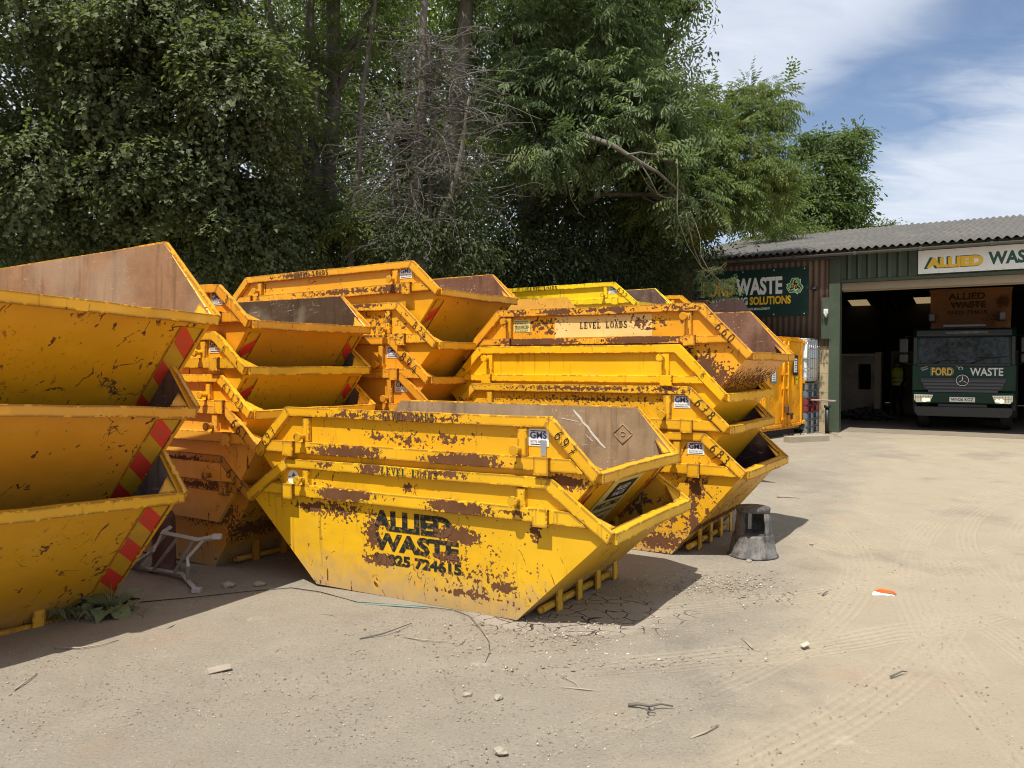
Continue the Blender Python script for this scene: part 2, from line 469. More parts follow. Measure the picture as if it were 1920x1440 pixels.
M['white'] = plain('white_panel', (0.78, 0.78, 0.76), 0.4, var=0.04)
M['gold'] = plain('gold_letters', (0.80, 0.48, 0.02), 0.4, var=0.06)
M['green_letters'] = plain('green_letters', (0.008, 0.07, 0.045), 0.4, var=0.05)
M['lime'] = plain('lime_green', (0.13, 0.42, 0.03), 0.4, var=0.05)
M['mid_green'] = plain('mid_green', (0.05, 0.22, 0.03), 0.4, var=0.05)
M['black_plastic'] = plain('black_plastic', (0.018, 0.019, 0.02), 0.45, var=0.3)
M['rubber'] = plain('tyre_rubber', (0.02, 0.02, 0.02), 0.8, var=0.3, dirt=(0.16, 0.13, 0.1), dirt_amt=0.5)
M['chrome'] = plain('chrome', (0.75, 0.76, 0.78), 0.15, 1.0, var=0.05)
M['steel'] = plain('grey_steel', (0.28, 0.28, 0.28), 0.5, 0.4, var=0.2, dirt=(0.3, 0.24, 0.17))
M['wood'] = plain('weathered_wood', (0.29, 0.245, 0.19), 0.85, var=0.35, scale=14)
M['bark_grey'] = plain('grey_bark', (0.135, 0.12, 0.095), 0.9, var=0.5, scale=9, bstr=0.8, dirt=(0.05, 0.05, 0.03), dirt_amt=0.6)
M['bark_dark'] = plain('dark_bark', (0.06, 0.052, 0.04), 0.9, var=0.5, scale=9, bstr=0.8)
M['twig'] = plain('dead_twig', (0.11, 0.10, 0.084), 0.85, var=0.4, scale=5)
M['twig_warm'] = plain('lichen_twig', (0.20, 0.18, 0.09), 0.85, var=0.4, scale=5)
M['glass'] = plain('dark_glass', (0.006, 0.007, 0.008), 0.03, var=0.0, spec=0.45, bstr=0.0)
M['truck_green'] = plain('truck_green', (0.0035, 0.034, 0.021), 0.35, var=0.05, spec=0.3, bstr=0.0, coat=0.0)

# ------------------------------------------------------------------ skips
def clip_t(poly, lo, hi):
    """keep the part of a (t, y) polygon with lo <= t <= hi"""
    for sgn, lim in ((1, lo), (-1, hi)):
        outp = []
        for i, p in enumerate(poly):
            q = poly[(i + 1) % len(poly)]
            a, b = sgn * (p[0] - lim), sgn * (q[0] - lim)
            if a >= 0: outp.append(p)
            if (a > 0 > b) or (a < 0 < b):
                k = a / (a - b); outp.append((p[0] + (q[0] - p[0]) * k, p[1] + (q[1] - p[1]) * k))
        poly = outp
        if not poly: return []
    return poly

def flat_on_side(polys, x, z, yy, mi=0, mb=None, rot=0.0, sx=1.0):
    """2-D shapes laid on the near side (x right, z up) at depth y = yy (a number or a function of z)"""
    mb = mb or MB()
    c, s = math.cos(rot), math.sin(rot)
    f = yy if callable(yy) else (lambda q: yy)
    for vs, fs in polys:
        pts = []
        for u, v in vs:
            u *= sx
            X, Z = x + u * c - v * s, z + u * s + v * c
            pts.append((X, f(Z), Z))
        mb.add(pts, fs, mi)
    return mb

def make_skip(label, loc, rot, r=1.12, H=1.03, E=0.69, e=1.5, b=0.9, Wo=0.753, seed=1, col=(0.80, 0.335, 0.008), rust=1.0,
              patches=(), rail_patches=(), dust=0.35, lug_hi=False, strips=False, inner=None, group='yellow skips stacked in the yard',
              dl=-0.01, simple=False, feet=True, scr=1.0, railh=0.072, name='waste_skip'):
    root = empty(name, loc, rot)
    tag(root, label, 'skip', group)
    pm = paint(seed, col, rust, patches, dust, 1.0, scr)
    pr = paint(seed + 0.37, col, rust * 1.15, rail_patches, 0.1, 1.0, 0.4, min(1.0, rust + .15))
    im = inner or inside(seed)
    w0, wt = Wo - 0.062, Wo - 0.036
    w = lambda z: w0 + (wt - w0) * z / H
    # ---- body: plates with an outer painted and an inner bare face
    mb = MB()
    Ez = E - 0.015
    ex = e - 0.03
    hexo = [(-b, 0), (b, 0), (ex, Ez), (r, H - 0.01), (-r, H - 0.01), (-ex, Ez)]
    t = 0.008
    def hexi(x, z):
        sx = 1 if x > 0 else -1
        return (x - sx * 0.014 if z < H - 0.05 else x, max(z, t))
    for s in (-1, 1):
        n = len(hexo)
        mb.add([(x, s * w(z), z) for x, z in hexo], [tuple(range(n)) if s < 0 else tuple(range(n))[::-1]], 0)
        mb.add([(hexi(x, z)[0], s * (w(z) - t), hexi(x, z)[1]) for x, z in hexo], [tuple(range(n))[::-1] if s < 0 else tuple(range(n))], 1)
        # plate edge along the ear and rim
        for i in (2, 3, 4):
            (xa, za), (xb, zb) = hexo[i], hexo[i + 1]
            mb.add([(xa, s * w(za), za), (xb, s * w(zb), zb), (hexi(xb, zb)[0], s * (w(zb) - t), zb), (hexi(xa, za)[0], s * (w(za) - t), za)], [(0, 1, 2, 3)], 0)
        sx = s
        mb.add([(sx * b, -w(0), 0), (sx * b, w(0), 0), (sx * ex, w(Ez), Ez), (sx * ex, -w(Ez), Ez)], [(0, 1, 2, 3) if s > 0 else (3, 2, 1, 0)], 0)
        mb.add([(sx * (b - .014), -w(0) + t, t), (sx * (b - .014), w(0) - t, t), (sx * (ex - .014), w(Ez) - t, Ez), (sx * (ex - .014), -w(Ez) + t, Ez)], [(3, 2, 1, 0) if s > 0 else (0, 1, 2, 3)], 1)
    mb.add([(-b, -w0, 0), (b, -w0, 0), (b, w0, 0), (-b, w0, 0)], [(3, 2, 1, 0)], 0)
    mb.add([(-b + .014, -w0 + t, t), (b - .014, -w0 + t, t), (b - .014, w0 - t, t), (-b + .014, w0 - t, t)], [(0, 1, 2, 3)], 1)
    mb.build('body', [pm, im], root, fix=False)
    # ---- rails along the top of each side, sloping down over the ears
    a = math.atan2(H - E, e - r); sw = 0.082
    tt = (railh - sw * math.cos(a)) / math.sin(a)
    ix = r + tt * math.cos(a) - sw * math.sin(a)
    px_, pz_ = e - sw * math.sin(a), E - sw * math.cos(a)
    for s in (-1, 1):
        mb = MB()
        oa, ob = s * (Wo), s * (wt - 0.006)
        mb.prism([(-ix, H - railh), (ix, H - railh), (r, H), (-r, H)], oa, ob)
        for q in (-1, 1):
            mb.prism([(q * r, H), (q * e, E), (q * (px_ + 0.012), pz_ - 0.004), (q * ix, H - railh)], oa, ob)
        mb.build('rim_rail', pr, root, bevel=0.004, bent=0.007)
        # ledge rail half way down the side
        z0, z1 = E + dl, E + dl + 0.09
        if lug_hi: z0, z1 = E + 0.085, E + 0.15
        xin = lambda z: ix + (px_ - ix) * ((H - railh) - z) / ((H - railh) - pz_) - 0.004
        mb = MB(); mb.prism([(-xin(z0), z0), (xin(z0), z0), (xin(z1), z1), (-xin(z1), z1)], s * (Wo - 0.003), s * (w(z0) - 0.004))
        mb.build('side_rail', pr, root, bevel=0.004, bent=0.005)
        if simple and s > 0: continue
        for q in (-1, 1):
            xp = q * (0.93 if r < 1.15 else 0.96)
            mb = MB(); mb.prism([(xp - .034, z1 + .001), (xp + .034, z1 + .001), (xp + .034, H - railh - .001), (xp - .034, H - railh - .001)], s * (Wo - 0.008), s * (wt - 0.004))
            mb.build('side_post', pr, root, bevel=0.003)
            zl = (H - railh - 0.045) if lug_hi else z1 + 0.045
            xl = xp - 0.022
            mb = MB()
            mb.tube([(xl, s * (Wo - 0.02), zl), (xl, s * (Wo + 0.05), zl)], 0.021, 10)
            mb.tube([(xl, s * (Wo + 0.050), zl), (xl, s * (Wo + 0.068), zl)], 0.036, 14)
            mb.build('lifting_lug', paint(seed + 0.71, tuple(k_ * .8 for k_ in col), rust * 2.1, (), 0.5) if rust > 0.5 else pr, root, bevel=0.003)
            xs = q * 1.12 if not lug_hi else q * 0.95
            mb = MB(); ya = s * (Wo + 0.03)
            zb0 = z0 - 0.022
            yc = s * (Wo - 0.003)
            mb.prism([(xs - .055, zb0), (xs + .055, zb0), (xs + .055, z1 + .006), (xs - .055, z1 + .006)], ya, ya - s * .008)
            mb.prism([(xs - .055, z1 - .002), (xs + .055, z1 - .002), (xs + .055, z1 + .0055), (xs - .055, z1 + .0055)], ya - s * .008, yc)
            mb.prism([(xs - .055, zb0), (xs + .055, zb0), (xs + .055, zb0 + .008), (xs - .055, zb0 + .008)], ya - s * .008, yc - s * 0.0)
            mb.build('stacking_block', pr, root, bevel=0.002)
    # ---- end rails, gussets, feet
    sl = Vector((e - 0.03 - b, 0, Ez)); Ls = sl.length; sl.normalize()
    no = Vector((sl.z, 0, -sl.x))
    for q in (-1, 1):
        mb = MB()
        z0 = E - 0.062
        wi = Wo - 0.083
        xa = b + (ex - b) * z0 / Ez
        prof = [(q * (e + 0.012), E + 0.003), (q * (e + 0.014), E - 0.07), (q * (e + 0.002), E - 0.07), (q * (xa + 0.004), z0 - 0.0), (q * (ex - 0.02), E - 0.014), (q * (ex - 0.05), E + 0.003)]
        mb.prism(prof, -wt + 0.004, wt - 0.004)
        mb.build('end_rail', pr, root, bevel=0.003, bent=0.009)
        for s in (-1, 1):
            mb = MB()
            k = s * (wt - 0.012)
            g0 = [(q * (ex - .035), k, E + .004), (q * (ex - .035), k - s * .15, E + .004), (q * (ex - .16), k, E + .105)]
            mb.add(g0 + [(x - q * .004, y - s * .002, z - .006) for x, y, z in g0], [(0, 1, 2), (5, 4, 3), (0, 3, 4, 1), (1, 4, 5, 2), (2, 5, 3, 0)])
            mb.build('corner_gusset', pr, root)
        if simple and q < 0: continue
        if feet:
            hz = 0.21
            xf = xt = b + 0.15; hz = 0.15 * Ez / (ex - b) + 0.035
            for y in (-0.36, -0.04, 0.28, 0.60):
                mb = MB(); mb.prism([(q * (xf - .006), -0.004), (q * (xf + .006), -0.004), (q * (xt + .006), hz - .004), (q * (xt - .006), hz - .016)], y - .042, y + .042)
                mb.build('foot_strap', pr, root)
            mb = MB(); mb.tube([(q * (xf - .04), -0.56, 0.05), (q * (xf - .04), 0.56, 0.05)], 0.026, 10)
            mb.build('tipping_bar', pr, root)
        if strips and q > 0:
            t0, t1 = 0.22 * Ls, Ls - 0.10
            for s in (-1, 1):
                mb = MB()
                y1 = w(0) - 0.035; wd = strips; y0 = y1 - wd
                put = lambda tt_, y_, o_: tuple(Vector((b, 0, 0)) + sl * tt_ + no * o_ + Vector((0, s * y_, 0)))
                p_ = 0.165 if strips > 0.1 else 0.15
                k = 0
                for i in range(-2, 14):
                    ta = t0 + i * p_
                    pl = clip_t([(ta + wd * .9, y0), (ta, y1), (ta + p_, y1), (ta + p_ + wd * .9, y0)], t0, t1)
                    if len(pl) > 2:
                        mb.add([put(u, v, 0.005) for u, v in pl], [tuple(range(len(pl)))], i % 2)
                for yy in (y0 - 0.012, y1 + 0.004):
                    c = [put(t0, yy, 0.0), put(t0, yy + .008, 0.0), put(t1, yy + .008, 0.0), put(t1, yy, 0.0)]
                    d = [put(t0, yy, 0.012), put(t0, yy + .008, 0.012), put(t1, yy + .008, 0.012), put(t1, yy, 0.012)]
                    mb.add(c + d, [(4, 5, 6, 7), (0, 1, 5, 4), (1, 2, 6, 5), (2, 3, 7, 6), (3, 0, 4, 7)], 2)
                mb.build('reflective_strip', [M['red_refl'], M['yel_refl'], pr], root)
    root_info[root.name] = dict(r=r, H=H, E=E, e=e, b=b, Wo=Wo, w=w, a=a, pm=pm, sl=sl, no=no, seed=seed, rust=rust, patches=patches)
    return root
root_info = {}

def hand_number(root, txt, s0=0.30, h=0.075, far=False, left=False, wd=None):
    """marker-pen number along the sloping rail of the near side"""
    k = root_info[root.name]
    ang = -k['a']
    d = 1
    mb = MB()
    yy = -(k['Wo'] + 0.0055)
    cw = h * 0.62; L = math.hypot(k['e'] - k['r'], k['H'] - k['E'])
    for i, ch in enumerate(txt):
        if ch not in HAND: continue
        st = s0 * L + i * (cw + h * 0.34)
        if left:
            ox, oz = -k['e'] + st * math.cos(k['a']), k['E'] + st * math.sin(k['a'])
            ang2 = k['a']
        else:
            ox, oz = k['r'] + st * math.cos(k['a']), k['H'] - st * math.sin(k['a'])
            ang2 = ang
        # stand the figure below the rail's top edge
        ox += math.sin(ang2) * (h + .004 + rng.uniform(-.004, .004)); oz -= math.cos(ang2) * (h + .004)
        polys = [ribbon([(x * cw, y * h) for x, y in stroke], wd or h * 0.105) for stroke in HAND[ch]]
        flat_on_side(polys, ox, oz, yy, mb=mb, rot=ang2)
    o = mb.build('painted_number', M['marker'], root, fix=False)
    return o

def slab_text(root, txt, x, z, w, h, mat, yy):
    mb = MB()
    adv = w / (len(txt) - 0.15)
    for i, ch in enumerate(txt):
        polys = [([(a * adv * 1.0, c * h) for a, c in vs], fs) for vs, fs in slab(ch)]
        flat_on_side(polys, x + i * adv, z, yy, mb=mb)
    return mb.build('stencil_lettering', mat, root, fix=False)

def block_text(root, txt, x, z, w, h, mat, yy, bold=0.02, name='stencil_lettering', parent=None, shear=0.0):
    mb = flat_on_side([text_polys(txt, w, h, bold, shear)], x, z, yy)
    return mb.build(name, mat, parent or root, fix=False)

def box_sticker(root, x, z, w, h, mat, dy=0.004, name='sticker', th=0.002):
    k = root_info[root.name]
    f = lambda q: -(k['w'](q) + dy)
    mb = MB()
    a = [(x, f(z), z), (x + w, f(z), z), (x + w, f(z + h), z + h), (x, f(z + h), z + h)]
    c = [(p[0], p[1] + th, p[2]) for p in a]
    mb.add(a + c, [(0, 1, 2, 3), (7, 6, 5, 4), (0, 4, 5, 1), (1, 5, 6, 2), (2, 6, 7, 3), (3, 7, 4, 0)])
    return mb.build(name, mat, root), (lambda q: f(q) - 0.0015)

def gms_sticker(root, x, z, w=0.155, h=0.115):
    st, f = box_sticker(root, x, z, w, h, M['white_vinyl'])
    mb = MB()
    flat_on_side([text_polys('GMS', w * .82, h * .4, 0.025)], x + w * .08, z + h * .44, f, 0, mb)
    flat_on_side([([(0, 0), (w * .76, 0), (w * .8, .006), (w * .02, .006)], [(0, 1, 2, 3)])], x + w * .09, z + h * .86, f, 0, mb)
    flat_on_side([text_polys('01773 581 072', w * .8, h * .13, 0.0)], x + w * .1, z + h * .2, f, 1, mb)
    flat_on_side([([(0, 0), (w * .8, 0), (w * .8, .005), (0, .005)], [(0, 1, 2, 3)])], x + w * .1, z + h * .08, f, 1, mb)
    mb.build('sticker_lettering', [M['navy'], M['dark_print']], st, fix=False)
    return st
# ------------------------------------------------------------------ the skips of the photo
OR = (0.67, 0.338, 0.009); YE = (0.67, 0.37, 0.009); LEM = (0.80, 0.53, 0.008); AMB = (0.62, 0.31, 0.012)
def zr(d): return (0, 0, R(d))
FRONT = 'pair of nested skips at the front'; RIGHT = 'tall stack of four skips'; LEFTS = 'big skips stacked at the edge of the yard'
MIDS = 'stack of five skips behind the big skips'; BACKS = 'stack of skips in front of the trees'; FARS = 'skips stacked beside the barn'

pA = [(-.66, .60, .34, .09, .7), (-.33, .44, .11, .15, 1.0), (-.27, .27, .17, .06, 1.1), (.43, .52, .24, .085, 1.2), (.34, .35, .2, .05, .9), (.80, .2, .13, .06, 1.0), (.62, .25, .3, .16, .28), (-.95, .60, .2, .05, 1.0),
      (1.05, .62, .06, .09, 1.2), (.5, .12, .4, .03, .7), (0.0, .82, .06, .05, 1.3)]
rA = [(-.55, .73, .36, .06, 1.4), (.48, .72, .34, .06, 1.5), (-.33, .94, .16, .05, 1.3), (.3, .95, .3, .03, .9), (-.75, .94, .12, .03, .8), (.95, .73, .14, .03, .8)]
skA = make_skip('scratched yellow skip stencilled ALLIED WASTE, on the ground under skip 697', (-.4, 6.542, 0), zr(-30.4), 1.18, .972, .664, 1.618, .9, seed=3, col=YE,
                rust=1.0, patches=pA, rail_patches=rA, dust=.62, dl=.016, group=FRONT, scr=1.25, inner=inside(3, (.10, .06, .045), .5))
sA = stencil(3, 1.0, pA)
kA = root_info[skA.name]; fA = lambda q: -(kA['w'](q) + .0025)
block_text(skA, 'ALLIED', -.325, .490, .715, .15, sA, fA, .06)
block_text(skA, 'WASTE', -.32, .342, .765, .132, sA, fA, .05)
block_text(skA, '01825 724615', -.32, .24, .785, .083, sA, fA, .05)
slab_text(skA, 'LEVEL LOADS', -.2, .908, .5, .055, stencil(3.4, 1.2, rA, (.03, .035, .02)), -(.753 + .005))
mb = MB(); mb.add([(-1.115 + .062 * math.cos(i * PI / 12), 0, .815 + .062 * math.sin(i * PI / 12)) for i in range(24)], [tuple(range(24))])
mb.v = [(x, -(kA['w'](z) + .003), z) for x, y, z in mb.v]
st = mb.build('round_sticker', M['white_vinyl'], skA, fix=False)
mb = MB(); g_ = lambda q: -(kA['w'](q) + .0045)
flat_on_side([([(0, .045), (.028, .01), (-.028, .01)], [(0, 1, 2)]), ([(.005, .0), (.03, -.02), (.012, -.05), (-.012, -.02)], [(0, 1, 2, 3)])], -1.11, .815, g_, 0, mb)
flat_on_side([text_polys('FIELDFARE', .1, .014, .02)], -1.165, .813, lambda q: g_(q) - .001, 1, mb)
mb.build('sticker_lettering', [M['blue_print'], M['dark_print']], st, fix=False)

rB = [(-.55, .72, .42, .06, 1.5), (.5, .72, .38, .06, 1.45), (-.05, 1.0, .42, .05, .72), (.35, 1.0, .25, .04, .8), (-.5, 1.0, .3, .04, .6)]
pB = [(.0, .83, .2, .06, .55), (1.25, .62, .2, .07, 1.2), (-.3, .85, .12, .05, .6), (.35, .86, .2, .05, .5)]
skB = make_skip('orange-yellow skip numbered 697 with bare brown inside, on top of the ALLIED WASTE skip', (-.392, 6.534, .331), zr(-30.4), 1.174, 1.041, .695, 1.52, .9, seed=8, col=OR,
                rust=.8, patches=pB, rail_patches=rB, dust=.1, group=FRONT, strips=.085, scr=.6, inner=inside(5, (.27, .18, .105)))
hand_number(skB, '697', .22, .068); hand_number(skB, '697', .22, .068, left=True)
gms_sticker(skB, .995, .845, .15, .112)
box_sticker(skB, 1.085, .785, .042, .1, M['tape'], .0075, 'grey_tape_strip')
slab_text(skB, 'LEVEL LOADS', -.2, .98, .46, .055, stencil(8.37, 1.2, rB + [(.0, 1.0, .3, .04, .9)], (.05, .045, .02)), -(.753 + .005))
k = root_info[skB.name]
def on_end(kk, t, y, o): return tuple(Vector((kk['b'], 0, 0)) + kk['sl'] * t + kk['no'] * o + Vector((0, y, 0)))
mb = MB(); mb.add([on_end(k, t, y, .004) for t, y in ((.22, -.26), (.22, .28), (.78, .28), (.78, -.26))], [(0, 1, 2, 3)])
lab = mb.build('advert_label', M['yellow_vinyl'], skB, fix=False)
mb = MB(); mb.add([on_end(k, t, y, .006) for t, y in ((.56, -.14), (.56, .22), (.74, .22), (.74, -.14))], [(0, 1, 2, 3)], 0)
def end_text(txt, t, y, w, h, mi, o=.0065, bold=.02):
    vs, fs = text_polys(txt, w, h, bold)
    mb.add([on_end(k, t + b_, y + a_, o) for a_, b_ in vs], fs, mi)
end_text('ALLIED', .655, -.08, .22, .05, 1, .0075); end_text('WASTE', .59, -.08, .22, .05, 1, .0075)
end_text('01825 724615', .47, -.21, .44, .065, 0); end_text('alliedwastemanagement.co.uk', .40, -.21, .44, .03, 0); end_text('ORDER ONLINE', .30, -.21, .38, .055, 0)
mb.build('label_lettering', [M['dark_print'], M['white_vinyl']], lab, fix=False)
# pale run of spilled plaster and a stamped diamond on the far inside wall
mb = MB()
for (x0, z0, x1, z1, wd) in ((.62, 1.0, .905, .70, .017), (.50, .93, .66, .905, .006), (.74, .80, .80, .75, .006)):
    line = [(x0 + (x1 - x0) * i / 9 + rng.uniform(-.006, .006), z0 + (z1 - z0) * i / 9) for i in range(10)]
    v2, f2 = ribbon(line, wd)
    mb.add([(x + rng.uniform(-.004, .004), k['w'](z) - .0105, z) for x, z in v2], f2)
mb.build('plaster_splash', plain('pale_plaster', (.55, .5, .42), .9, var=.3, scale=30), skB, fix=False)
mb = MB()
for (xa, za, xb, zb) in ((1.06, .90, 1.14, .82), (1.14, .82, 1.06, .74), (1.06, .74, .98, .82), (.98, .82, 1.06, .90)):
    mb.tube([(xa, k['w'](za) - .01, za), (xb, k['w'](zb) - .01, zb)], .005, 5)
mb.tube([(1.06 + .02 * math.cos(q * PI / 4), k['w'](.82) - .01, .82 + .02 * math.sin(q * PI / 4)) for q in range(9)], .004, 5)
mb.build('stamped_diamond', inside(5, (.27, .18, .105)), skB, fix=False)

# right stack
pC1 = [(.75, .35, .5, .3, .38), (1.12, .62, .1, .2, .9), (.8, .1, .3, .12, 1.0), (1.1, .3, .05, .5, 1.0)]
sk1 = make_skip('rust-scratched orange skip numbered 683, on the ground at the bottom of the tall stack', (.992, 8.361, .026), zr(-31), 1.216, 1.088, .776, 1.574, .9, seed=12, col=OR,
                rust=1.2, patches=pC1, dust=.4, group=RIGHT, scr=2.2, dl=-.05, inner=inside(7, (.045, .028, .03)))
hand_number(sk1, '683', .25, .075); gms_sticker(sk1, 1.05, .90, .15, .105)
sk2 = make_skip('orange skip numbered 678, second from the ground in the tall stack', (.948, 8.396, .479), zr(-31.5), 1.142, 1.037, .699, 1.49, .9, seed=15, col=OR,
                rust=.75, patches=[(.1, .9, 1.2, .05, .45)], rail_patches=[(.1, 1.0, 1.1, .03, .75), (.9, 1.0, .5, .04, .6)], dust=.1, group=RIGHT, dl=-.045, scr=.5, inner=inside(9, (.06, .04, .038)))
hand_number(sk2, '678', .28, .078); hand_number(sk2, '678', .22, .078, left=True); gms_sticker(sk2, .985, .845, .15, .112)
sk3 = make_skip('freshly painted bright yellow skip numbered 6, third from the ground in the tall stack', (.948, 8.422, .8), zr(-32.1), 1.061, 1.08, .655, 1.483, .9, seed=18, col=(.80, .41, .005),
                rust=.12, dust=.0, group=RIGHT, lug_hi=True, scr=.1, inner=inside(11, (.05, .032, .03)))
hand_number(sk3, '6', .55, .05); hand_number(sk3, '6', .5, .05, left=True)
rC4 = [(-.62, .768, .5, .05, 1.6), (.5, .768, .5, .05, 1.6), (-.35, 1.05, .3, .04, 1.2), (.12, 1.05, .3, .04, .9), (.25, 1.05, .12, .05, 1.3), (.85, 1.05, .25, .04, .6), (-.8, 1.05, .25, .04, .6), (-.97, .77, .05, .05, 1.3)]
pC4 = [(1.08, .5, .14, .2, 1.2), (-.48, .86, .07, .03, 1.2), (.55, .87, .09, .03, 1.0), (1.2, .45, .2, .15, .8), (-.62, .93, .25, .08, .45), (.5, .93, .3, .06, .5), (.92, .6, .05, .2, 1.0)]
sk4 = make_skip('weathered skip numbered 660 with LEVEL LOADS on a pale patch, topmost of the tall stack', (1.14, 8.413, 1.157), zr(-31.7), 1.065, 1.087, .65, 1.497, .9, seed=21, col=(.70, .305, .012),
                rust=1.05, patches=pC4, rail_patches=rC4, dust=.25, group=RIGHT, lug_hi=True, inner=inside(13, (.17, .085, .055)))
hand_number(sk4, '660', .38, .075)
pp, f4 = box_sticker(sk4, -.42, .806, 1.0, .20, paint(21, (.76, .5, .17), .9, pC4, .2), .0025, 'pale_paint_patch', .001)
slab_text(sk4, 'LEVEL LOADS', -.15, .885, .49, .062, stencil(21, .9, [(-.14, .9, .08, .06, 1.0)]), lambda q: f4(q) - .001)
st, f5 = box_sticker(sk4, -.885, .865, .19, .125, M['yellow_vinyl'])
mb = MB()
for q, (tx, hh) in enumerate((('HAZARDOUS WASTE', .013), ('IS STRICTLY', .013), ('PROHIBITED', .024), ('CONTACT THE OFFICE', .012), ('IF IN DOUBT', .012))):
    flat_on_side([text_polys(tx, .15 if q != 2 else .165, hh, .02)], -.872, .965 - q * .022 - (0.006 if q > 1 else 0) - (.008 if q == 2 else 0), f5, 0, mb)
mb.build('sticker_lettering', M['green_dark'], st, fix=False)
block_text(sk4, 'ALLIED', -.16, .743, .3, .05, paint(21.5, (.8, .4, .02), .3, (), 0), -(.753 + .004), .02)

# big skips, left
bigd = dict(r=1.226, H=1.597, E=1.001, e=1.819, b=.876, Wo=.885, strips=.17, group=LEFTS, simple=True, dl=0.0)
D1 = make_skip('big orange skip with red and yellow end strips, on the ground beside the weed', (-4.305, 6.034, -0.154), (R(-2.1), R(.2), R(-33.2)), seed=31, col=AMB, rust=.75,
               dust=.45, scr=2.3, inner=inside(31, (.12, .10, .095)), patches=[], **bigd)
D2 = make_skip('big amber skip with grey rubbed patches, in the middle of the left-hand stack of three', (-4.238, 6.034, 0.446), (R(-3.1), R(-.2), R(-32.7)), seed=34, col=(.66, .29, .02), rust=.8,
               dust=.6, scr=2.0, inner=inside(34, (.11, .062, .042)), feet=False, **bigd)
D3 = make_skip('big skip with tall bare brown side wall, topmost of the left-hand stack of three', (-4.102, 6.057, 1.036), (R(-2.7), R(-1.8), R(-30.1)), seed=37, col=(.70, .315, .007), rust=.8,
               dust=.15, scr=2.6, inner=inside(37, (.27, .145, .075)), feet=False, **bigd)

# middle stack
E5 = make_skip('orange skip numbered 3 with dark inside, topmost of the middle stack of five', (-3.062, 8.352, 1.366), zr(-32.9), 1.128, 1.03, .706, 1.518, seed=41, col=(.66, .27, .01), rust=.5, strips=.10,
               dust=.25, group=MIDS, inner=inside(41, (.078, .045, .026)), scr=.7)
hand_number(E5, '3', .3, .075); gms_sticker(E5, .985, .85)
E4 = make_skip('orange skip numbered 6 with striped end, second from top of the middle stack of five', (-3.054, 8.352, .966), zr(-34), 1.101, 1.02, .716, 1.505, seed=44, col=OR, rust=.4, strips=.10,
               dust=.1, group=MIDS, inner=inside(44, (.08, .055, .04)), scr=.5)
hand_number(E4, '6', .35, .06); gms_sticker(E4, .985, .84)
E3 = make_skip('yellow skip numbered 6112D, in the middle of the middle stack of five', (-3.0, 8.32, .60), zr(-34), 1.101, 1.02, .716, 1.505, seed=47, col=(.8, .37, .01), rust=.6, dust=.2, group=MIDS, scr=.6)
hand_number(E3, '6112D', .2, .07)
E2 = make_skip('dull yellow skip numbered 661, second from the ground in the middle stack of five', (-2.93, 8.27, .33), zr(-34), 1.101, 1.02, .716, 1.505, seed=50, col=(.74, .35, .03), rust=.5, dust=.3, group=MIDS, scr=.6)
hand_number(E2, '661', .3, .085)
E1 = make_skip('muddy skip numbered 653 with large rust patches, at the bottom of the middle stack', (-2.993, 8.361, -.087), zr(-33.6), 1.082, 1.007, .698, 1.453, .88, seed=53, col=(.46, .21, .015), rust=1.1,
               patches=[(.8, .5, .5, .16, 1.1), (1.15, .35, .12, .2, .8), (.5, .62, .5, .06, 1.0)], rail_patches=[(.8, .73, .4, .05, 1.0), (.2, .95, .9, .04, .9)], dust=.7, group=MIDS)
hand_number(E1, '653', .3, .09)

# back stack
F4 = make_skip('yellow skip with LEVEL LOADS and striped end, topmost of the stack before the trees', (-1.601, 9.387, 1.688), (0, R(-1.0), R(-30.9)), 1.181, 1.017, .719, 1.501, seed=61, col=(.70, .31, .008), rust=.85, strips=.10,
               dust=.35, group=BACKS, rail_patches=[(-.4, .98, .4, .03, .8), (.2, .76, .8, .04, .8), (.9, .75, .3, .05, .9)], inner=inside(61, (.16, .075, .045)))
gms_sticker(F4, 1.0, .85); slab_text(F4, 'LEVEL LOADS', -.42, .955, .5, .055, stencil(61.37, 1.1, [(-.4, .98, .25, .04, 1.0)]), -(.753 + .005))
F3 = make_skip('grimy skip numbered 824 with rust runs, just under the LEVEL LOADS skip by the trees', (-1.636, 9.379, 1.253), zr(-32.3), 1.078, 1.066, .67, 1.545, seed=64, col=(.72, .33, .012), rust=1.25,
               dust=.5, group=BACKS, patches=[(.5, .85, .6, .1, .6)], rail_patches=[(.3, .72, .9, .04, 1.2), (.5, 1.04, .5, .03, .9)])
hand_number(F3, '824', .48, .075)
F2 = make_skip('dull orange skip numbered 894 with dark-stained end, under skip 824', (-1.712, 9.427, .91), zr(-32.3), 1.078, 1.066, .67, 1.545, seed=67, col=(.68, .29, .015), rust=.6, dust=.55, group=BACKS, scr=.5)
hand_number(F2, '894', .35, .095); gms_sticker(F2, .985, .86)
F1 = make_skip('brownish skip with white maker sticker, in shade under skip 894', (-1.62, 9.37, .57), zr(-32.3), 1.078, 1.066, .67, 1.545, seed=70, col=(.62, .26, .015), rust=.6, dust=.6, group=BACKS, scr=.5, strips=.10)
gms_sticker(F1, .985, .86)

